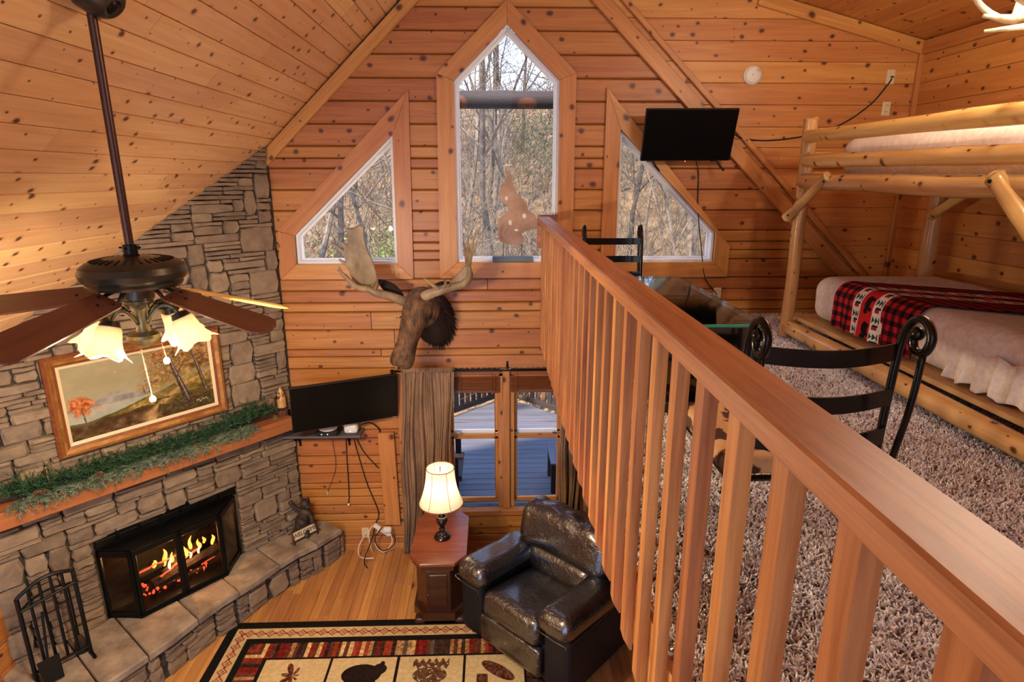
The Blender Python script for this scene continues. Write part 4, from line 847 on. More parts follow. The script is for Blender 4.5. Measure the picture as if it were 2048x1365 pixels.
for pth in (((1060, 665), (1000, 625), (940, 580), (905, 548)), ((1075, 660), (1105, 620), (1100, 580), (1085, 560)), ((1105, 650), (1135, 620), (1140, 620)), ((1308, 450), (1325, 380), (1360, 290), (1388, 225)), ((1305, 450), (1318, 360), (1345, 260), (1368, 165)), ((1305, 455), (1300, 350), (1305, 250), (1300, 160)), ((1305, 455), (1290, 370), (1275, 290), (1258, 195)), ((1308, 445), (1285, 370), (1272, 330))):
    pp = crom([PY(*c7(*p), 4.97-.03*(k % 2)) for k, p in enumerate(pth)], 4); ar.tube(pp, [.022*(1-.85*i/(len(pp)-1)) for i in range(len(pp))], 8)
ar.obj('antler', ANTLER, mo, .7)
# ================================================================== televisions, shelf, cables
def tv(name, corners, th, label):
    bl, br, tr, tl = [V(p) for p in corners]; x = (br-bl).normalized(); y = (tl-bl); y = (y-x*y.dot(x)).normalized(); z = x.cross(y); c = (bl+br+tr+tl)/4; Wd = ((br-bl).length+(tr-tl).length)/2; Ht = ((tl-bl).length+(tr-br).length)/2; M = frame(c, x, y, z)
    t = thing(name, label, 'television', c-V((0, 0, Ht/2))); R3 = M.to_3x3(); MB().cbox(c-z*th/2, (Wd, Ht, th), R3, .006).obj('housing', PLASTIC, t); MB().cbox(c+z*.001, (Wd-.014, Ht-.018, .002), R3, .0005).obj('screen', SCREEN, t); MB().cbox(c-z*(th+.02), (Wd*.5, Ht*.5, .04), R3, .01).obj('rear_bulge', PLASTIC, t); return t, M, Wd, Ht
dT = V((.918, .395, 0)); br = V((-.907, 5.40, -2.195)); tr = V((-.885, 5.345, -1.755))
t1, M1, W_, H_ = tv('television', (br-dT*.945, br, tr, tr-dT*.945), .035, 'large black flat television angled over the small shelf'); MB().cbox(M1 @ V((W_/2-.035, -H_/2+.004, .002)), (.045, .008, .003), M1.to_3x3(), .001).obj('maker_badge', plain('silver_badge', S(190, 190, 195), .3, .8), t1)
ac = M1 @ V((.05, 0, -.07)); MB().tube([ac, V((ac.x+.02, GY-.03, ac.z))], .02, 8).obj('wall_arm', BLACK, t1); MB().box((ac.x-.06, GY-.045, ac.z-.12), (ac.x+.10, GY-.024, ac.z+.12)).obj('wall_plate', BLACK, t1)
t2, M2, W_, H_ = tv('television', (PY(1283, 323, 5.33), PY(1460, 322, 5.33), PY(1480, 214, 5.20), PY(1291, 221, 5.20)), .03, 'black flat television with splayed feet mounted over the sloped window')
for s in (-1, 1): MB().tube([M2 @ V((s*W_*.36, -H_/2, -.015)), M2 @ V((s*W_*.36+.02, -H_/2-.035, .02)), M2 @ V((s*W_*.36+.045, -H_/2-.06, .07))], .009, 6).obj('foot', PLASTIC, t2); MB().tube([M2 @ V((s*W_*.36, -H_/2, -.015)), M2 @ V((s*W_*.36-.03, -H_/2-.02, -.07))], .009, 6).obj('foot', PLASTIC, t2)
MB().ball(M2 @ V((0, -H_/2-.002, .0)), .004, 6, 4).obj('standby_light', glow('red_led', (1, .1, .05, 1), 3), t2)
ac = M2 @ V((0, 0, -.06)); MB().tube([ac, V((ac.x, GY-.03, ac.z))], .025, 8).obj('wall_arm', BLACK, t2); MB().box((ac.x-.1, GY-.05, ac.z-.1), (ac.x+.1, GY-.024, ac.z+.1)).obj('wall_plate', BLACK, t2)
def cable(name, pts, r, mat, label): return tag(MB().tube(crom(pts, 6), r, 6).obj(name, mat, None, True), label, 'cable')
cable('power_cable', [PY(1392, 322, 5.42), PY(1397, 350, 5.465), PY(1396, 420, 5.46), PY(1403, 500, 5.46), PY(1410, 555, 5.45), PY(1434, 590, 5.47)], .005, PLASTIC, 'thin black cable hanging from the loft television to the low outlet')
cable('antenna_cable', [PY(1470, 270, 5.40), PY(1490, 278, 5.46), PY(1540, 281, 5.465), PY(1610, 272, 5.465), PY(1680, 250, 5.465), PY(1740, 210, 5.465), PY(1775, 170, 5.465), PY(1784, 157, 5.468)], .006, PLASTIC, 'black cable sagging from the loft television to the high wall plate')
def outlet(x, y, label, blank=False, mat=IVORY):
    c = PY(x, y, GY-.026); t = thing('wall_outlet', label, 'outlet', c); MB().cbox(c, (.072, .008, .115), None, .003).obj('cover_plate', mat, t)
    if not blank:
        for s in (-1, 1):
            f = MB().cbox(c+V((0, -.005, s*.026)), (.034, .004, .028), None, .004).obj('receptacle', mat, t)
            for q in (-1, 1): MB().cbox(c+V((q*.008, -.0075, s*.026+.003)), (.003, .002, .010), None, .0005).obj('slot', PLASTIC, f)
    else: MB().cbox(c+V((.012, -.006, .0)), (.03, .008, .012), None, .002).obj('plug', PLASTIC, t)
outlet(1781, 154, 'ivory cable plate with a black plug near the dormer corner', True); outlet(1772, 218, 'ivory double outlet under the cable plate'); outlet(1434, 588, 'ivory outlet low on the wall behind the glass table'); outlet(731, 1066, 'ivory outlet above the floor with a white power strip cord')
sm = thing('smoke_detector', 'round white smoke detector on the dormer wall', 'smoke detector', PY(1504, 151, GY-.02)); c = PY(1504, 151, GY-.02); Rw = frame((0, 0, 0), (1, 0, 0), (0, 0, 1), (0, -1, 0)).to_3x3()
MB().lathe([(.075, 0), (.078, .012), (.072, .022)], 28, c, Rw).obj('base_ring', WHITE, sm, .6); MB().lathe([(.07, .02), (.068, .03), (.055, .04), (.0, .044)], 28, c, Rw, False).obj('cover', WHITE, sm, .8); MB().lathe([(.016, .0), (.016, .003)], 14, c+V((.03, -.038, .03)), Rw).obj('sensor_grille', plain('grey_plastic', S(170, 166, 158), .5), sm); MB().lathe([(.006, .0), (.006, .004)], 8, c+V((-.01, -.043, .0)), Rw).obj('test_button', MT['grey_plastic'], sm)
# wall shelf with boxes under the lower television
sz = -2.345
shf = thing('wall_shelf', 'narrow wooden wall shelf on black brackets under the television', 'shelf', (-1.6, 5.4, sz)); board('shelf_board', DECK, (-1.97, 5.375, sz), (-1.245, 5.375, sz), .20, .022, (0, 0, 1), shf)
for x_ in (-1.87, -1.40): MB().tube([(x_, GY-.03, sz-.015), (x_, GY-.03, sz-.17)], .011, 6).tube([(x_, GY-.03, sz-.015), (x_, 5.29, sz-.015)], .009, 6).tube([(x_, 5.32, sz-.02), (x_, 5.40, sz-.06), (x_, GY-.035, sz-.15)], .007, 6).obj('bracket', BLACK, shf)
cbx = thing('cable_box', 'flat black cable box with two small lights on the shelf', 'cable box', (-1.55, 5.36, sz+.011)); MB().cbox((-1.56, 5.345, sz+.034), (.22, .15, .044), None, .015).obj('case', PLASTIC, cbx)
for x_ in (-1.60, -1.545): MB().ball((x_, 5.268, sz+.033), .004, 6, 4).obj('indicator', glow('white_led', (.9, .95, 1, 1), 2) if x_ < -1.57 else MT['white_led'], cbx)
MB().lathe([(.0, 0), (.085, 0), (.09, .015), (.06, .03), (.0, .034)], 20, (-1.56, 5.36, sz+.057)).obj('lid', WHITE, cbx, .6)
rt = thing('wifi_router', 'rounded white router at the end of the shelf', 'router', (-1.34, 5.38, sz+.011)); MB().rbox((.13, .11, .10), .03, 6, Matrix.Translation((-1.345, 5.37, sz+.061))).obj('case', WHITE, rt, True); MB().ball((-1.345, 5.313, sz+.04), .003, 6, 4).obj('indicator', MT['white_led'], rt)
bx = -1.035
tag(board('raceway_board', TRIM, PY(772, 865, 5.455), PY(786, 1049, 5.455), .155, .045, (0, -1, 0)), 'upright pale pine board covering cables beside the curtain', 'board')
for pts, r, mt, lb in (([(-1.56, 5.42, sz-.012), (-1.555, 5.455, -2.5), (-1.55, 5.46, -2.75), PY(655, 985, 5.46)], .0025, DKW, 'thin pull cord hanging straight below the shelf'), ([PY(692, 880, 5.45), PY(694, 920, 5.465), PY(697, 965, 5.465), PY(698, 1000, 5.465), PY(696, 1008, 5.46)], .005, PLASTIC, 'wavy black cord with white end hanging under the shelf'), ([PY(705, 868, 5.44), PY(715, 905, 5.465), PY(735, 970, 5.465), PY(757, 1025, 5.46), PY(750, 1050, 5.45), PY(746, 1075, 5.44)], .005, PLASTIC, 'black cord slanting from the shelf down to the power strip'), ([PY(707, 866, 5.44), PY(728, 905, 5.465), PY(757, 937, 5.46)], .005, PLASTIC, 'short black cord slanting behind the pale upright board'), ([PY(722, 850, 5.36), PY(740, 846, 5.40), PY(755, 855, 5.44), PY(760, 864, 5.45)], .007, PLASTIC, 'thick black cord looping from the router to the upright board')): cable('cord', pts, r, mt, lb)
MB().lathe([(.002, .012), (.006, 0), (.005, -.03), (.0, -.032)], 8, PY(655, 985, 5.46)).obj('cord_tassel', HORN, bpy.data.objects['cord']); MB().ball(PY(697, 1010, 5.455), (.012, .012, .016), 8, 6).obj('cord_end', WHITE, bpy.data.objects['cord.001'])
ps = thing('power_strip', 'white power strip hanging on cords by the baseboard', 'power strip', PY(765, 1060, 5.40)); a = PY(748, 1050, 5.41); b = PY(781, 1071, 5.41); x = (b-a).normalized(); MB().cbox((a+b)/2, ((b-a).length, .045, .035), frame((0, 0, 0), x, V((0, -1, 0)).cross(x), (0, -1, 0)).to_3x3(), .008).obj('strip', WHITE, ps); MB().rbox((.085, .05, .06), .02, 5, Matrix.Translation(PY(775, 1060, 5.38))).obj('charger', WHITE, ps, True)
for pts, mt, lb in (([PY(745, 1052, 5.40), PY(738, 1065, 5.38), PY(739, 1085, 5.37), PY(745, 1105, 5.40), PY(752, 1117, 5.42)], WHITE, 'white cord curving from the power strip to the floor'), ([PY(731, 1070, 5.45), PY(719, 1090, 5.36), PY(717, 1108, 5.30), PY(726, 1117, 5.22), PY(748, 1117, 5.22)], WHITE, 'white cord curling from the outlet onto the floor'), ([PY(756, 1060, 5.38), PY(751, 1090, 5.36), PY(768, 1105, 5.36), PY(784, 1085, 5.36), PY(780, 1065, 5.37)], WHITE, 'white loop of cord hanging from the power strip'), ([PY(764, 1055, 5.37), PY(750, 1080, 5.35), PY(765, 1102, 5.35), PY(788, 1090, 5.35), PY(789, 1070, 5.36)], PLASTIC, 'black loop of cord hanging from the power strip'), ([PY(746, 1072, 5.42), PY(738, 1095, 5.3), PY(730, 1115, 5.2), PY(729, 1128, 5.12), PY(735, 1137, 5.06)], PLASTIC, 'black cord with loose plug lying on the floor')): cable('cord', pts, .0055, mt, lb)
# ================================================================== curtains, rod, blinds
def curtain(name, x0, x1, x0b, x1b, ztop_, zbot, y, folds, label, seed):
    r = random.Random(seed); ph = [r.random()*6 for _ in range(4)]
    def fn(u, v):
        a = math.sin(u*folds*6.28+ph[0])+.5*math.sin(u*folds*11+ph[1]+v*1.3)+.35*math.sin(u*folds*23+ph[2]-v); amp = .014+.022*min(1, v*2.2); g = .004*math.sin(u*160)*max(0, 1-v*12)
        xx = (x0+(x1-x0)*u)*(1-v)+(x0b+(x1b-x0b)*u)*v; return (xx+.012*math.sin(v*9+u*8), y-amp*a*.7-g-.01*v, ztop_+(zbot-ztop_)*v+.006*a*(1 if v > .97 else 0))
    t = thing(name, label, 'curtain', ((x0+x1)/2, y, zbot)); o = MB().grid(150, 70, fn).obj('cloth', CURT, t, True); s = o.modifiers.new('t', 'SOLIDIFY'); s.thickness = .003
    hd = MB().grid(150, 5, lambda u, v: (x0+(x1-x0)*u, y-.016-.008*math.sin(u*170)*(.4+.6*abs(v-.5)), ztop_+.03-.05*v)).obj('gathered_heading', CURT, t, True); s = hd.modifiers.new('t', 'SOLIDIFY'); s.thickness = .003
curtain('curtain', -.85, -.375, -.92, -.44, -1.725, -3.64, 5.365, 6, 'long brown satin curtain hanging beside the lower window', 2)
curtain('curtain', .645, 1.02, .62, 1.0, -1.725, -3.60, 5.365, 5, 'brown satin curtain partly hidden behind the loft balusters', 5)
rd = thing('curtain_rod', 'thin black curtain rod across the lower windows', 'curtain rod', (.1, 5.37, -1.735)); MB().tube([(-.92, 5.365, -1.735), (1.1, 5.365, -1.735)], .008, 8).obj('rod', BLACK, rd, True)
MB().ball((-.935, 5.365, -1.735), .02, 10, 8).obj('finial', BLACK, rd, True)
for x_ in (-.885, .13, 1.05): MB().tube([(x_, 5.365, -1.735), (x_, 5.42, -1.725), (x_, GY-.055, -1.70)], .006, 6).cbox((x_, GY-.056, -1.70), (.02, .008, .06), None, .002).obj('bracket', BLACK, rd)
for k, (x0, x1) in enumerate(((-.37, .06), (.165, .66))):
    b = thing('window_blind', ('raised wooden blind bunched above the window beside the curtain', 'raised wooden blind bunched above the window behind the balusters')[k], 'blind', (x0+.2, 5.50, -2.0)); board('head_rail', BLIND, (x0, 5.495, -1.79), (x1, 5.495, -1.79), .055, .05, (0, -1, 0), b)
    for i in range(11): board('slat', BLIND, (x0, 5.495, -1.835-.0125*i), (x1, 5.495, -1.835-.0125*i+random.uniform(-.002, .002)), .05, .004, (0, -.45, 1), b, .001)
    board('bottom_rail', BLIND, (x0, 5.495, -1.985), (x1, 5.495, -1.985), .05, .016, (0, 0, 1), b)
    for x_ in (x0+.06, x1-.08): MB().tube([(x_, 5.463, -1.77), (x_, 5.463, -1.985)], .0025, 5).obj('ladder_cord', BLIND, b)
    if k == 0: MB().tube([(x1-.05, 5.455, -1.80), (x1-.05, 5.455, -2.2), (x1-.052, 5.46, -3.0)], .003, 5).obj('tilt_cord', BLIND, b)
# burl ornament on the sill of the tall window
sc = thing('burl_ornament', 'smooth flat burl wood slice on two pins in the tall window', 'ornament', (.18, 5.50, -.735)); q6 = lambda x, y: (900+x/6.205, 320+y/6.205)
op = [q6(*p) for p in ((680, 120), (745, 125), (755, 200), (775, 290), (810, 370), (865, 465), (915, 485), (955, 545), (970, 630), (1040, 670), (1085, 740), (1110, 815), (1080, 850), (1000, 862), (930, 880), (890, 920), (920, 965), (925, 1010), (880, 1050), (800, 1062), (740, 1040), (680, 1040), (620, 1000), (590, 920), (595, 830), (610, 740), (660, 680), (735, 630), (730, 585), (670, 540), (625, 480), (605, 410), (630, 345), (680, 280), (692, 200))]
BURL = noisy('burl_wood', S(150, 116, 90), S(186, 154, 126), 5, .45, .1, rnd=.02)
P3 = [PY(a, b, 5.515) for a, b in op]; cen = sum(P3, V())/len(P3); pol = [((p.x-cen.x), (p.z-cen.z)) for p in P3][::-1]
MB().prism(pol, .028, Matrix.Identity(4), .0).obj('slice', BURL, sc, False, frame(cen, (1, 0, 0), (0, 0, 1), (0, -1, 0)))
for (a, b_, w1, h1) in ((702, 478, 20, 26), (922, 695, 26, 30), (748, 780, 20, 34), (825, 872, 28, 15)):
    c = PY(*q6(a, b_), 5.486); MB().ball(c, (w1/6.2*.0045, .003, h1/6.2*.0045), 12, 6).obj('burl_hole', WHITE, sc, True)
for a in (662, 890): p = PY(*q6(a, 1040), 5.50); MB().tube([p, V((p.x, p.y, -.70))], .003, 6).obj('pin', BLACK, sc)
MB().box((-.0, 5.46, -.742), (.365, 5.54, -.695), .004).obj('base', plain('slate_blue_base', S(96, 112, 120), .5), sc)
# ================================================================== end table and lamp
et = thing('end_table', 'dark walnut end table cabinet with clipped corners by the curtain', 'end table', (-.47, 4.74, ZF))
def octa(x0, x1, y0, y1, c): return [(x0, y0+c), (x0+c*.8, y0), (x1-c*.8, y0), (x1, y0+c), (x1, y1-c), (x1-c*.8, y1), (x0+c*.8, y1), (x0, y1-c)]
T = lambda z: Matrix.Translation((0, 0, z))
MB().prism(octa(-.71, -.235, 4.32, 5.155, .12), .028, T(-3.078), .008).obj('table_top', TOPW, et); MB().prism(octa(-.695, -.25, 4.335, 5.14, .115), .04, T(-3.118)).obj('top_molding', DARKW, et); MB().prism(octa(-.665, -.28, 4.37, 5.11, .11), .42, T(-3.538)).obj('cabinet_body', DARKW, et); MB().prism(octa(-.695, -.25, 4.34, 5.14, .115), .075, T(-3.615)).obj('plinth', DARKW, et)
for x_ in (-.64, -.305):
    for y_ in (4.40, 5.08): MB().rbox((.09, .08, .06), .02, 5, Matrix.Translation((x_, y_, ZF+.03))).obj('bracket_foot', DARKW, et, True)
dr = MB().box((-.572, 4.352, -3.51), (-.373, 4.372, -3.14), .003).obj('door', DARKW, et); MB().box((-.545, 4.345, -3.475), (-.40, 4.356, -3.175), .006).obj('raised_panel', DARKW, dr); MB().ball((-.557, 4.343, -3.36), .006, 8, 6).obj('knob', MT['chrome'], dr, True); MB().box((-.60, 4.348, -3.135), (-.345, 4.37, -3.125), .002).obj('bead', TOPW, et)
LP = V((-.459, 4.704, -3.05)); tl_ = thing('table_lamp', 'black turned table lamp with lit cream bell shade on the end table', 'lamp', LP); BRZ = plain('dark_bronze_lamp', S(38, 30, 28), .22, .5, .6, .3)
MB().lathe([(.0, 0), (.072, 0), (.074, .012), (.066, .02), (.062, .03), (.045, .038), (.04, .05), (.02, .062), (.018, .078), (.03, .086), (.018, .096), (.022, .11), (.045, .145), (.052, .17), (.046, .19), (.035, .20), (.036, .208), (.03, .216), (.026, .23), (.020, .26), (.014, .30), (.010, .315), (.010, .40), (.0, .40)], 28, LP).obj('turned_base', BRZ, tl_, .5)
for zz in (.192, .204): MB().lathe([(.040, zz-.003), (.043, zz), (.040, zz+.003)], 24, LP).obj('bead_ring', BRASS, tl_)
N = 36; rgs = [];
for i in range(9): t = i/8; r = .118+.056*t+.014*t**3-.012*math.sin(math.pi*t); rgs.append([LP+V((r*math.cos(2*math.pi*k/N), r*math.sin(2*math.pi*k/N), .665-.325*t)) for k in range(N)])
sh_ = MB().loft(rgs, False).obj('lamp_shade', SHADE, tl_, True); TRB = plain('tan_shade_trim', S(170, 128, 84), .7)
for rg, nm in ((rgs[0], 'top_trim'), (rgs[-1], 'bottom_trim')): MB().tube(rg, .004, 6, False, True).obj(nm, TRB, sh_)
for k in range(0, N, 6): MB().tube([rgs[i][k]+(rgs[i][k]-LP).normalized()*.001 for i in range(9)], .0025, 5).obj('rib', TRB, sh_)
hp = LP+V((0, 0, .645)); MB().tube([hp+V((-.115, 0, .01)), hp, hp+V((.115, 0, .01))], .002, 5).tube([hp, hp+V((0, -.115, .01))], .002, 5).tube([hp+V((0, 0, -.01)), hp+V((0, 0, .03))], .006, 6).obj('harp_spider', BRASS, tl_)
MB().ball(LP+V((0, 0, .49)), (.03, .03, .04), 14, 10).obj('bulb', BULB, tl_, True); lamp('lamp_bulb', LP+V((0, 0, .49)), 3.4, (1, .86, .66), .045)
# ================================================================== armchair
AC = V((.11, 3.876, ZF)); ax_ = V((.707, -.707, 0)); ay_ = V((.707, .707, 0)); MA = frame(AC, ax_, ay_, (0, 0, 1))
ch = thing('armchair', 'overstuffed black leather armchair turned towards the fireplace on the rug edge', 'armchair', AC+ay_*.45)
def wr(sc, amp, seed): 
    def f(p):
        q = p*sc+V((seed, seed*2, 0)); d = mnoise.noise(V((q.x*1.0, q.y*.35, q.z)))*amp; return p+(p.normalized() if p.length > 0 else p)*d
    return f
def cush(name, c, size, r, n=14, rot=(0, 0, 0), warp=None, mat=LEATH):
    M = MA @ Matrix.Translation(c) @ Matrix.Rotation(rot[0], 4, 'X') @ Matrix.Rotation(rot[1], 4, 'Y'); o = MB().rbox(size, r, n, M, warp).obj(name, mat, ch, True); return o
cush('base', (0, .47, .20), (1.08, .86, .32), .04, 8, mat=LEATHSIDE)
cush('seat_cushion', (0, .36, .40), (.58, .80, .20), .07, 18, (-.13, 0, 0), warp=lambda p: (p.x, p.y, p.z+.03*math.cos(p.x*3)*math.cos(p.y*2.2)-.012*math.exp(-((p.x-.03+.25*p.y)/.03)**2) if p.z > 0 else p.z))
cush('front_panel', (0, .02, .22), (.62, .10, .24), .03, 8)
def armw(p): return (p.x, p.y, p.z+.018*math.sin(p.y*17+p.x*9)*(.5+.5*math.sin(p.y*6))*(1 if p.z > 0 else 0)+.02*math.cos(p.y*2))
for s in (-1, 1):
    cush('arm', (s*.44, .42, .31), (.25, .84, .50), .05, 10, mat=LEATHSIDE); pd = cush('arm_pad', (s*.425, .41, .58), (.31, .92, .20), .095, 22, (-.07, 0, 0), armw)
    ed = [MA @ Matrix.Translation((s*.435, .41, .55)) @ V(p) for p in ((-.137, -.40, 0), (-.125, -.452, 0), (.125, -.452, 0), (.137, -.40, 0), (.137, .3, 0))]; MB().tube(crom(ed, 5), .005, 5).obj('piping', LEATH, pd, True)
bw = lambda p: (p.x, p.y-(.02*math.sin(p.x*26+p.z*6)*max(0, p.z+.02)*4*.25), p.z+.014*math.sin(p.x*31)*(1 if p.z > .05 else 0)-.02*(p.x/.4)**2)
cush('back_frame', (0, .80, .57), (.94, .22, .76), .07, 10, mat=LEATHSIDE); cush('back_pillow', (0, .70, .835), (.92, .29, .42), .13, 22, (-.22, 0, 0), bw); cush('lumbar_pillow', (0, .63, .57), (.66, .20, .24), .09, 16, (-.15, 0, 0))
for x_ in (-.48, .48):
    for y_ in (.08, .84): MB().lathe([(.025, 0), (.03, .05)], 10, MA @ V((x_, y_, 0))).obj('foot', PLASTIC, ch)
# ================================================================== rug
def rugcol(u, v):
    W_, L_ = 2.86, 2.0; x = u*W_; y = (1-v)*L_; e = np.minimum(np.minimum(x, W_-x), y); c = np.zeros((3, len(u)))
    n = npnoise(x*60, y*60, 5, 2); n2 = npnoise(x*7, y*3, 6, 3)
    along = np.where(y <= np.minimum(x, W_-x), x, y); run = np.where(y <= np.minimum(x, W_-x), y, np.minimum(x, W_-x))
    def put(m, rgb, var=.12, nz=None):
        for i in range(3): c[i] = np.where(m, np.clip(rgb[i]/255+var*((n if nz is None else nz)-.5), 0, 1), c[i])
    put(np.ones_like(u, bool), (24, 22, 20), .04); b1 = (e > .075) & (e < .19); put(b1, (206, 180, 132))
    a = np.abs(((along+.02) % .085)-.0425); r = np.abs(e-.1325); dm = a+r; put(b1 & (np.abs(dm-.036) < .006), (142, 44, 34)); put(b1 & (dm < .016) & (dm > .007), (150, 60, 44)); put(b1 & ((a-.0425)**2+(r)**2 < .010**2), (142, 44, 34)); put(b1 & ((np.abs(a-r) < .004) & (dm < .034) & (dm > .02)), (150, 70, 50))
    b2 = (e > .245) & (e < .40); k = np.floor(along/.031+.35*n2); h = np.modf(np.sin(k*12.9898+3.1)*43758.5)[0]; h = np.abs(h); pal = ((112, 32, 26), (64, 44, 34), (150, 62, 40), (206, 176, 120), (92, 88, 72), (48, 30, 26), (132, 40, 32), (172, 130, 86), (98, 52, 36))
    for i, p in enumerate(pal): put(b2 & (np.floor(h*len(pal)) == i), p, .5 if p[0] > 160 else .2)
    ce = e > .42; put(ce, (208, 186, 138)); xs = np.abs(((x-.42) % .52)-.0); put(ce & ((xs < .012) | (xs > .508)), (26, 22, 20), .03)
    cx = ((x-.42) % .52)-.26; cell = np.floor((x-.42)/.52); yy = y-.42
    bear = ((cx/.15)**2+((yy-.17)/.10)**2 < 1) | (((cx-.13)/.055)**2+((yy-.12)/.055)**2 < 1) | ((np.abs(np.abs(cx)-.09) < .03) & (yy > .17) & (yy < .33)) | (((cx-.145)/.018)**2+((yy-.065)/.025)**2 < 1)
    put(ce & (cell == 1) & bear, (34, 24, 20), .08)
    moose = ((cx/.13)**2+((yy-.19)/.08)**2 < 1) | ((np.abs(yy-.08-.02*np.sin(cx*120)) < .035) & (np.abs(cx) < .14)) | ((np.abs(np.abs(cx)-.07) < .014) & (yy > .2) & (yy < .36)); put(ce & (cell == 2) & moose & (n > .3), (88, 58, 40), .25)
    fish = ((((cx+.0)*.8+(yy-.16)*.6)/.15)**2+((-(cx)*.6+(yy-.16)*.8)/.055)**2 < 1) | ((np.abs(cx+.12) < .04) & (np.abs(yy-.24) < .05)); put(ce & (cell == 3) & fish, (96, 58, 42), .4); leafm = ((cx+.02)/.06)**2+((yy-.17)/.13)**2+.6*np.sin(np.arctan2(yy-.17, cx)*7) < .7; put(ce & ((cell == 0) | (cell == 4)) & leafm, (92, 54, 36), .35)
    return [c[0], c[1], c[2]]
rg = colorgrid('area_rug', 715, 500, lambda u, v: [-2.225+u*2.86, 2.42+v*2.0, np.full_like(u, ZF+.009)+.002*npnoise(u*30, v*20, 9, 2)], rugcol, RUGM); so3 = rg.modifiers.new('t', 'SOLIDIFY'); so3.thickness = .009; so3.offset = -1
tag(rg, 'lodge area rug with black border and animal panels on the oak floor', 'rug')
# ================================================================== log bunk bed
bb = thing('bunk_bed', 'peeled pine log bunk bed against the loft side wall', 'bunk bed', (2.9, 3.6, ZL))
def logo(name, p, q, r, parent, taper=.55, tl=.05, mat=LOGW, n=12):
    p = V(p); q = V(q); L = (q-p).length; x = (q-p).normalized(); u, w_ = _perp(x); rnd = random.Random(int(L*1e4)+int(p.z*1e3)); xs = [0, tl*.5, tl]+[L*(.12+.76*i/6) for i in range(7)]+[L-tl, L-tl*.5, L]; rr = [r*taper, r*(taper+.25), r]+[r*rnd.uniform(.94, 1.06) for _ in range(7)]+[r, r*(taper+.25), r*taper]
    pts = [V((xx, rnd.uniform(-1, 1)*r*.06, rnd.uniform(-1, 1)*r*.06)) for xx in xs]; return MB().tube(pts, rr, n).obj(name, mat, parent, .9, frame(p, x, u, x.cross(u)))
FX, RX, YA, YB = 2.35, 3.45, 4.66, 2.2
for x_, y_, zt_ in ((FX, YA, .415), (RX, YA+.06, .36), (FX, YB, .415), (RX, YB, .36)): logo('post', (x_, y_, ZL), (x_, y_, zt_), .05 if x_ < 3 else .062, bb, .92, .02)
for z, r in ((.283, .047), (.112, .047), (-.03, .056)):
    logo('guard_rail', (FX-.045, YA-.02, z), (FX-.045, YB-.12, z-.02), r, bb, .45, .07); logo('guard_rail', (RX+.03, YA, z), (RX+.03, YB, z), r*.9, bb); logo('end_rail', (FX+.02, YA, z+.03), (RX, YA, z+.03), .036, bb, .6); logo('end_rail', (FX+.02, YB, z+.03), (RX, YB, z+.03), .036, bb, .6)
br1 = logo('brace', PX(1573, 436, 2.262), PX(1658, 352, 2.262), .036, bb, .85, .015); br2 = logo('brace', (2.262, 2.76, -.0), (2.262, 2.40, -.32), .042, bb, .85, .015); logo('brace', (RX-.05, 4.70, -.30), (RX-.05, 4.30, -.06), .036, bb, .85, .02)
for p in (PX(1576, 431, 2.225), PX(1648, 363, 2.225), V((2.218, 2.73, -.02))): MB().lathe([(.0, .008), (.008, .006), (.010, 0)], 10, p, frame((0, 0, 0), (0, 1, 0), (0, 0, -1), (-1, 0, 0)).to_3x3(), False).obj('bolt', BLACK, bb)
logo('side_log', (FX-.02, YA-.06, -1.145), (FX-.02, YB-.1, -1.155), .058, bb, .7, .03); logo('side_log', (RX+.02, YA, -1.15), (RX+.02, YB, -1.15), .055, bb); logo('end_log', (FX, YA, -1.10), (RX, YA, -1.10), .042, bb, .6); logo('end_log', (FX, YB, -1.10), (RX, YB, -1.10), .042, bb, .6)
BEDP = wood('bed_board', S(214, 180, 128), S(176, 136, 86), rough=.5, knots=2)
for k in range(7):
    x_ = 2.455+.15*k; c = 3.95 if k % 2 == 0 else 3.4
    for a, b in ((YB, c-.003), (c+.003, YA-.06)): board('slat_board', BEDP, (x_, a, -1.082), (x_, b, -1.082), .135, .03, (0, 0, 1), bb)
    board('upper_slat_board', BEDP, (x_, YB, -.02), (x_, YA-.08, -.02), .135, .024, (0, 0, 1), bb)
def sheetwarp(h, amp, sd):
    def f(p):
        side = max(0, 1-abs(p.z)/h*.4); n = mnoise.noise(V((p.y*4+sd, p.z*1.2, p.x*.5)))*amp+mnoise.noise(V((p.y*13+sd, p.z*4, p.x*3)))*amp*.45; d = -1 if p.x < 0 else 1; return (p.x+d*n*side*(.3 if p.z > h*.8 else 1), p.y, p.z+n*.25)
    return f
mt1 = thing('mattress', 'white sheeted mattress on the lower bunk', 'mattress', (2.95, 3.58, -1.065)); MB().rbox((.98, 2.04, .33), .11, 44, Matrix.Translation((2.965, 3.58, -.90)), sheetwarp(.165, .035, 3)).obj('fitted_sheet', LINEN, mt1, True)
rf = MB().grid(60, 14, lambda u, v: (2.468-.016*(math.sin(u*31+v*1.5)+.6*math.sin(u*57+1))*(.25+v)-.02*v, 2.5+u*.55, -.86-.19*v-.012*math.sin(u*23))).obj('hanging_sheet', LINEN, mt1, True); sfm = rf.modifiers.new('t', 'SOLIDIFY'); sfm.thickness = .004
mt2 = thing('mattress', 'white sheeted mattress on the upper bunk behind the guard rails', 'mattress', (2.9, 3.5, 0)); MB().rbox((.94, 1.86, .27), .10, 24, Matrix.Translation((2.93, 3.50, .13)), sheetwarp(.135, .02, 8)).obj('fitted_sheet', LINEN, mt2, True)
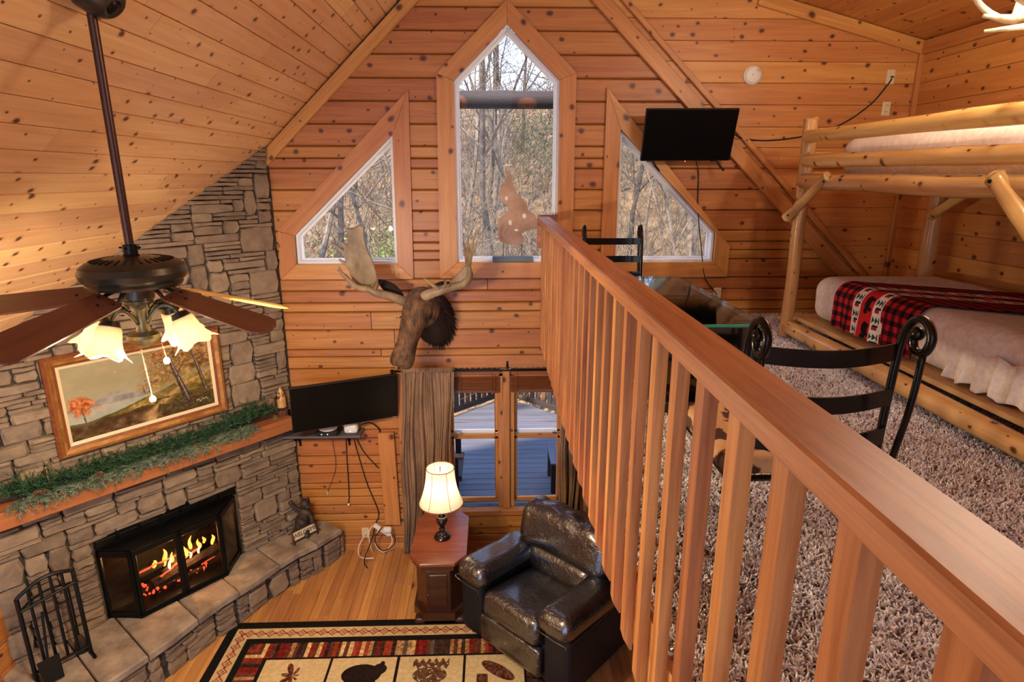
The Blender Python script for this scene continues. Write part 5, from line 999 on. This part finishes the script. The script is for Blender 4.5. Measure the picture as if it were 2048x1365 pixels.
# plaid fleece throw
hx, hz_, rr_ = .49, .165, .11; cxm, czm = 2.965, -.90
def bpos(u, v):
    s = u*1.17; top = .80; arc = rr_*math.pi/2; x = np.where(s < top, cxm+hx-.08-s, 0.0); z = np.where(s < top, czm+hz_+.012, 0.0); sk = np.minimum(s, top)
    x_edge = cxm+hx-.08-top; a = np.clip((s-top)/arc, 0, 1)*math.pi/2; xa = x_edge-(rr_+.012)*np.sin(a)*(x_edge-(cxm-hx)+.012)/(rr_+.012); za = czm+hz_-rr_+(rr_+.012)*np.cos(a); dn = np.maximum(s-top-arc, 0)
    x = np.where(s < top, x, xa-.012-.012*np.sin(v*37)*np.clip(dn*5, 0, 1)); z = np.where(s < top, z, za-dn); y = 4.22-v*.86-.62*(top-sk)*np.where(s < top, 1, 0); return [x, y, z+.006*npnoise(u*9, v*9, 4, 2)]
def bcol(u, v):
    c = np.zeros((3, len(u))); s = u*1.17; w_ = v*.86
    def put(m, rgb):
        for i in range(3): c[i] = np.where(m, rgb[i]/255, c[i])
    a = np.floor(s/.034) % 2; b = np.floor(w_/.034) % 2; put(a+b == 0, (190, 36, 44)); put(a+b == 1, (96, 20, 30)); put(a+b == 2, (22, 16, 22))
    for lo, hi in ((.235, .325), (.455, .545)):
        m = (w_ > lo) & (w_ < hi); put(m, (226, 220, 212)); t = ((s % .11)/.11); d = (w_-lo)/(hi-lo); tree = m & (np.abs(t-.3) < .22*(1-np.abs(((d-.12)*3) % 1))) & (d > .12) & (d < .88); put(tree, (28, 74, 66)); put(m & (np.abs(t-.75) < .12) & (np.abs(d-.5) < .25), (150, 40, 48)); put(m & (np.abs(t-.62) < .07) & (np.abs(d-.6) < .3), (30, 30, 34))
    m = (w_ > .325) & (w_ < .455); put(m, (196, 36, 42)); t = ((s % .17)/.17-.5)*.17; d = w_-.39
    bear = ((t/.05)**2+((d)/.028)**2 < 1) | (((t-.052)/.02)**2+((d+.012)/.02)**2 < 1) | ((np.abs(np.abs(t)-.032) < .012) & (d > 0) & (d < .05)); put(m & bear, (30, 20, 22)); return [c[0], c[1], c[2]]
bk_ = colorgrid('fleece_throw', 330, 250, bpos, bcol, FLEECE, None, .006); tag(bk_, 'red and black plaid fleece throw with bear bands across the bunk', 'blanket')
# ================================================================== glass table and scroll chairs
gt = thing('glass_table', 'black dining table with a clear glass top beside the railing', 'table', (.765, 2.58, ZL)); GB = plain('black_lacquer', S(14, 12, 12), .08, 0, .8, .6)
MB().box((.56, 2.05, -.512), (.97, 3.12, -.50), .002).obj('glass_top', TGLASS, gt); MB().box((.56, 2.045, -.511), (.97, 2.05, -.501), .0005).obj('glass_edge', GREENEDGE, gt)
MB().box((.57, 2.06, -.80), (.955, 3.11, -.514), .004).obj('table_body', GB, gt); MB().cbox((.90, 2.056, -.585), (.012, .006, .008), None, .002).obj('drawer_pull', MT['chrome'], gt)
for x_ in (.60, .925):
    for y_ in (2.09, 3.08): MB().cbox((x_, y_, (ZL-.795)/2), (.05, .05, -.795-ZL), None, .004).obj('leg', GB, gt)
HIDE = NT('cowhide'); tcn = HIDE.n('TexCoord'); nzn = HIDE.n('TexNoise', i_Scale=9, i_Detail=3); HIDE.l(tcn.outputs['Object'], nzn.inputs['Vector']); HIDE.l(HIDE.ramp(nzn.outputs['Fac'], [(.50, S(212, 172, 122)), (.53, S(66, 36, 24))]), HIDE.b.inputs['Base Color']); HIDE.set(Roughness=.7); HIDE = HIDE.m
xa, xb, yb = .676, 1.09, 1.545
sc_ = thing('scroll_chair', 'black iron scroll-back chair with cowhide seat at the near table end', 'chair', ((xa+xb)/2, 1.75, ZL))
for x_ in (xa, xb):
    up = crom([(x_, yb+.04, ZL), (x_, yb+.02, -1.0), (x_, yb+.01, -.7), (x_, yb-.005, -.48), (x_, yb-.02, -.40), (x_, yb-.055, -.355), (x_, yb-.095, -.355), (x_, yb-.12, -.39), (x_, yb-.105, -.43), (x_, yb-.07, -.435), (x_, yb-.055, -.41), (x_, yb-.065, -.392)], 5)
    o = MB().tube(up, .0115, 8).obj('upright', IRON, sc_, True); MB().ball((x_, yb-.068, -.39), .018, 12, 8).obj('scroll_ball', IRON, o, True)
    MB().tube(crom([(x_, yb-.10, -.435), (x_, yb-.085, -.60), (x_, yb-.03, -.85), (x_, yb+.015, -1.02), (x_, yb+.03, -1.12)], 5), .009, 8).obj('back_strut', IRON, sc_, True)
for z in (-.455, -.585, -.70):
    vs = []; n = 16
    for k in range(n+1):
        t = k/n; x_ = xa+(xb-xa)*t; y_ = yb-.005-.05*math.sin(math.pi*t); 
        for dy, dz in ((-.003, -.024), (.003, -.024), (.003, .024), (-.003, .024)): vs.append((x_, y_+dy, z+dz-.006*math.sin(math.pi*t)))
    fs = [(k*4+a, k*4+(a+1) % 4, (k+1)*4+(a+1) % 4, (k+1)*4+a) for k in range(n) for a in range(4)]; MB().add(vs, fs).obj('back_slat', IRON, sc_, .6)
for x_ in (xa, xb): MB().tube(crom([(x_, yb+.44, -.84), (x_, yb+.46, -1.0), (x_, yb+.45, ZL)], 5), .0115, 8).obj('front_leg', IRON, sc_, True); MB().tube([(x_, yb+.02, -.845), (x_, yb+.45, -.845)], .009, 6).obj('side_rail', IRON, sc_)
for y_ in (yb+.03, yb+.44): MB().tube([(xa, y_, -.845), (xb, y_, -.845)], .009, 6).obj('cross_rail', IRON, sc_)
MB().rbox((.46, .45, .07), .03, 12, Matrix.Translation(((xa+xb)/2, yb+.24, -.80))).obj('seat_pad', HIDE, sc_, True)
far = dup(sc_, Matrix.Translation(((xa+xb)/2, 4.43, 0)) @ Matrix.Rotation(math.pi, 4, 'Z') @ Matrix.Translation((-(xa+xb)/2, -yb, 0)), 'black iron scroll-back chair at the far table end below the window')
# ================================================================== antler chandelier
C0 = V((2.27, 2.45, .74)); cn = thing('antler_chandelier', 'pale antler chandelier hanging over the bunk bed', 'chandelier', V((C0.x, C0.y, roofR(C0.x)))); MB().tube([V((C0.x, C0.y, roofR(C0.x)-.01)), C0+V((0, 0, .25))], .006, 6).obj('chain', BLACK, cn)
for k in range(7):
    a = 2*math.pi*k/7+.35; d = V((math.cos(a), math.sin(a), 0)); t = V((-d.y, d.x, 0)); an = MB(); pts = crom([C0+V((0, 0, .20)), C0+d*.10+V((0, 0, -.02)), C0+d*.24+t*.04+V((0, 0, -.13)), C0+d*.36+t*.10+V((0, 0, -.05)), C0+d*.42+t*.14+V((0, 0, .12))], 5); an.tube(pts, [.026*(1-.75*i/(len(pts)-1)) for i in range(len(pts))], 8)
    an.tube(crom([C0+d*.24+t*.04+V((0, 0, -.13)), C0+d*.27-t*.06+V((0, 0, -.06)), C0+d*.28-t*.10+V((0, 0, .04))], 4), [.018, .017, .016, .014, .012, .010, .008, .006, .003], 7); an.tube([C0+d*.24+t*.04+V((0, 0, -.13)), C0+d*.27+t*.26+V((0, 0, -.14))], [.018, .007], 7); an.obj('antler', HORN, cn, True)
    if k % 2 == 0:
        s = C0+d*.30+V((0, 0, .02)); MB().lathe([(.03, 0), (.03, .01), (.012, .02), (.012, .09)], 12, s).obj('candle_socket', BLACK, cn, .6); MB().ball(s+V((0, 0, .12)), (.016, .016, .032), 10, 8).obj('bulb', BULB, cn, True); lamp('chandelier_bulb', s+V((0, 0, .16)), 12, (1, .84, .64), .03)
# ================================================================== outdoors
def hz0(x, y):
    b = -4.9 if y < 9 else min(-4.9+.335*(y-9), 4.4)-.2*max(0, y-48); return b+mnoise.noise(V((x*.12, y*.12, 0)))*1.1*min(1, max(0, (y-8)/6))+mnoise.noise(V((x*.5, y*.5, 3)))*.25
gr = MB().grid(90, 70, lambda u, v: (lambda x, y: (x, y, hz0(x, y)))((u-.5)*(40+60*v), 5.9+v*62)).obj('hillside', LITTER); struct(gr, 'leaf-littered wooded hillside beyond the windows')
def tree_mesh(seed, h, r0, lev=4):
    rn = random.Random(seed); m = MB()
    def grow(p, d, L, r, l):
        n = 4 if l > 1 else 2; pts = [p]; dd = d.normalized()
        for i in range(n): dd = (dd+V((rn.uniform(-1, 1), rn.uniform(-1, 1), rn.uniform(-.5, .9)))*.16).normalized(); pts.append(pts[-1]+dd*L/n)
        m.tube(pts, [max(r*(1-.6*i/n), .004) for i in range(n+1)], 6 if l == lev else (4 if l > 1 else 3), False)
        if l == 0: return
        k = {4: 9, 3: 5, 2: 4, 1: 3}[l]
        for i in range(k):
            t = rn.uniform(.3 if l == lev else .2, 1); q = pts[min(int(t*n), n-1)].lerp(pts[min(int(t*n)+1, n)], (t*n) % 1); a = rn.uniform(0, 6.28); s, w_ = _perp(dd); nd_ = dd*rn.uniform(.25, .8)+(s*math.cos(a)+w_*math.sin(a))*rn.uniform(.6, 1)+V((0, 0, .15)); grow(q, nd_, L*rn.uniform(.38, .6), max(r*rn.uniform(.28, .45), .005), l-1)
    grow(V((0, 0, -.3)), V((0, 0, 1)), h, r0, lev); me = m.mesh('bare_tree'); me.materials.append(BARK); return me
TM = [tree_mesh(20+i, 7+1.1*i, .05+.012*i, 4 if i < 4 else 3) for i in range(6)]
rt_ = random.Random(5); nT = 0
spots = []
for k in range(120):
    y = 11.5+35*rt_.random()**1.2; x = rt_.uniform(-.62, .62)*y+.3; spots.append((x, y))
spots += [(-.75, 9.9+1.6), (1.9, 12.2), (4.1, 12.5), (-3.4, 12.6), (-2.6, 13.6), (.95, 15.0), (.1, 14.2), (4.8, 14.4), (3.6, 16)]
for x, y in spots:
    if abs(x) < 3.5 and y < 17 and (x, y) not in spots[120:]: continue
    M = Matrix.Translation((x, y, hz0(x, y))) @ Matrix.Rotation(rt_.uniform(0, 6.28), 4, 'Z') @ Matrix.Rotation(rt_.uniform(-.12, .12), 4, 'X') @ Matrix.Scale(rt_.uniform(.7, 1.15), 4); o = link('bare_tree', rt_.choice(TM), BARK, None, M); tag(o, 'leafless grey forest tree standing on the hillside outside', 'tree', 'bare trees on the hillside')
def brush(n, seed, y0, y1, lmax, r, lean):
    rn = np.random.default_rng(seed); vs = []; fs = []
    for i in range(n):
        y = y0+(y1-y0)*rn.random()**1.3; x = rn.uniform(-.58, .58)*y+.3; p = np.array((x, y, hz0(x, y))); d = np.array((rn.normal()*lean, rn.normal()*lean, 1.0)); d /= np.linalg.norm(d); L = lmax*rn.uniform(.3, 1); q = p+d*L*.5+rn.normal(size=3)*.08*L; e = q+(d+rn.normal(size=3)*.45)*L*.5; rr = r*rn.uniform(.6, 1.3)*(.6+y/26)
        m = len(vs)
        for c, k in ((p, 1), (q, .75), (e, .25)): vs += [tuple(c+np.array((rr*k, 0, 0))), tuple(c+np.array((-rr*k*.5, rr*k*.87, 0))), tuple(c+np.array((-rr*k*.5, -rr*k*.87, 0)))]
        for s in (0, 3):
            for a in range(3): fs.append((m+s+a, m+s+(a+1) % 3, m+s+3+(a+1) % 3, m+s+3+a))
    return MB().add(vs, fs)
o = brush(15000, 1, 10.5, 44, 2.4, .010, .8).obj('dry_brush', TWIG); tag(o, 'tangle of pale dry brush and saplings covering the hillside', 'brush', kind='stuff')
def shrub(x, y, s, n, label, seed, mat=FERN):
    rn = np.random.default_rng(seed); z = hz0(x, y); vs = []; fs = []
    for i in range(n):
        p = np.array((x, y, z+s*.6))+rn.normal(size=3)*np.array((s*.5, s*.4, s*.4)); a = rn.normal(size=3); a /= np.linalg.norm(a); b = np.cross(a, rn.normal(size=3)); b /= np.linalg.norm(b); L = .09*rn.uniform(.6, 1.3); m = len(vs); vs += [tuple(p), tuple(p+a*L*.5+b*L*.2), tuple(p+a*L), tuple(p+a*L*.5-b*L*.2)]; fs.append((m, m+1, m+2, m+3))
    t = thing('evergreen_shrub', label, 'shrub', (x, y, z), 'green shrubs on the hillside'); f_ = MB().add(vs, fs).obj('foliage', mat, t); f_['kind'] = 'stuff'; MB().tube([(x, y, z-.1), (x+.05, y, z+s)], [.03, .01], 5).obj('stem', BARK, t)
for i, (x, y, s) in enumerate(((-3.0, 11.6, .8), (-2.2, 11.2, .55), (-3.6, 13.5, 1.0), (-2.5, 15.0, .9), (.55, 11.2, .5), (1.6, 10.9, .5), (2.6, 11.5, .6), (5.0, 13, .8))): shrub(x, y, s, 1500, 'low leafy green shrub growing on the slope outside', 30+i)
shrub(2.6, 22, 2.6, 5000, 'tall dark evergreen sapling among the bare trees', 50, noisy('dark_evergreen', S(44, 66, 40), S(92, 112, 70), 3, .85, 0)); bpy.data.objects['evergreen_shrub.008']['group'] = 'dark evergreens'
# porch collar beam seen through the tall window
pb = thing('porch_truss', 'dark log porch beam crossing behind the tall window', 'beam', (.13, 7.0, .8)); MB().tube([(-1.35, 7.0, PY(1012, 200, 7).z), (1.62, 7.0, PY(1012, 200, 7).z)], .092, 14).obj('collar_beam', DKW, pb, .9)
for s in (-1, 1): MB().tube([(.13, 7.0, 2.25), (.13+s*2.6, 7.0, -.30)], .09, 10).obj('rafter', DKW, pb, .9)
# deck
DZ = -3.75; y = 5.66; k = 0
dk = MB().box((-2.6, 5.64, DZ-.25), (3.0, 8.5, DZ-.03), .005); dko = dk.obj('deck', DKW); struct(dko, 'weathered grey porch deck outside the lower windows')
while y < 8.42: board('deck_board', DECK, (-2.6, y+.069, DZ-.014), (3.0, y+.069, DZ-.014), .134, .028, (0, 0, 1), dko); y += .142
for yy in (8.60, 8.745, 8.89): board('deck_board', DECK, (-.95, yy, DZ-.014), (1.35, yy, DZ-.014), .134, .028, (0, 0, 1), dko)
AP = V((.2, 10.05, DZ)); LFp = V((-.95, 8.92, DZ)); RTp = V((1.35, 8.92, DZ))
for i in range(8):
    t0, t1 = i/8, (i+1)/8-.008; s = (LFp.lerp(AP, t0), LFp.lerp(AP, t1)); e = (V((.2, 8.97, DZ)).lerp(AP, t0), V((.2, 8.97, DZ)).lerp(AP, t1)); MB().prism([(s[0].x, s[0].y), (e[0].x-.004, e[0].y), (e[1].x-.004, e[1].y), (s[1].x, s[1].y)], .028, T(DZ-.028)).obj('deck_board', DECK, dko)
    s = (RTp.lerp(AP, t0), RTp.lerp(AP, t1)); MB().prism([(e[0].x+.004, e[0].y), (s[0].x, s[0].y), (s[1].x, s[1].y), (e[1].x+.004, e[1].y)], .028, T(DZ-.028)).obj('deck_board', DECK, dko)
dr_ = thing('deck_railing', 'dark brown picket railing around the pointed deck end', 'railing', AP)
for a, b in ((V((-2.4, 7.5, DZ)), AP), (AP, V((2.8, 7.5, DZ)))):
    L = (b-a).length; d = (b-a).normalized(); nn = V((-d.y, d.x, 0)); n = int(L/.125)
    for zz in (.10, 1.0): board('rail', DKW, a+V((0, 0, zz)), b+V((0, 0, zz)), .09, .04, nn, dr_)
    for i in range(n+1): p = a+d*(i*L/n); board('picket', DKW, p+V((0, 0, .05)), p+V((0, 0, 1.06)), .085, .022, nn, dr_, .002)
    board('deck_post', DKW, a+V((0, 0, -.3)), a+V((0, 0, 1.1)), .1, .1, nn, dr_)
pc = thing('porch_chair', 'dark weathered slatted porch chair on the deck', 'chair', (-.80, 6.75, DZ)); bx_ = lambda nm, p, q, w_, t, n: board(nm, DKW, p, q, w_, t, n, pc)
for y_ in (6.45, 7.05): bx_('leg', (-.45, y_, DZ), (-.45, y_, DZ+.62), .07, .05, (0, 1, 0)); bx_('leg', (-1.02, y_, DZ), (-1.12, y_, DZ+1.0), .07, .05, (0, 1, 0)); bx_('arm', (-.36, y_, DZ+.62), (-1.06, y_, DZ+.64), .10, .03, (0, 0, 1)); bx_('stretcher', (-.45, y_, DZ+.33), (-1.05, y_, DZ+.28), .07, .03, (0, 1, 0))
for i in range(6): bx_('seat_slat', (-.42-.11*i, 6.42, DZ+.37-.012*i), (-.42-.11*i, 7.08, DZ+.37-.012*i), .085, .022, (0, 0, 1))
for i in range(6): bx_('back_slat', (-1.03, 6.50+.1*i, DZ+.33), (-1.13, 6.50+.1*i, DZ+1.02), .075, .02, (1, 0, .1))
bx_('back_rail', (-1.13, 6.44, DZ+.98), (-1.13, 7.06, DZ+.98), .08, .03, (1, 0, 0))
wb = thing('deck_crate', 'grey plank side table on the deck', 'table', (.95, 6.9, DZ))
for i in range(4): board('top_board', DECK, (.74+.13*i, 6.65, DZ+.40), (.74+.13*i, 7.2, DZ+.40), .12, .025, (0, 0, 1), wb)
for x_ in (.72, 1.15):
    for y_ in (6.70, 7.15): board('leg', DKW, (x_, y_, DZ), (x_, y_, DZ+.39), .06, .06, (0, 1, 0), wb)
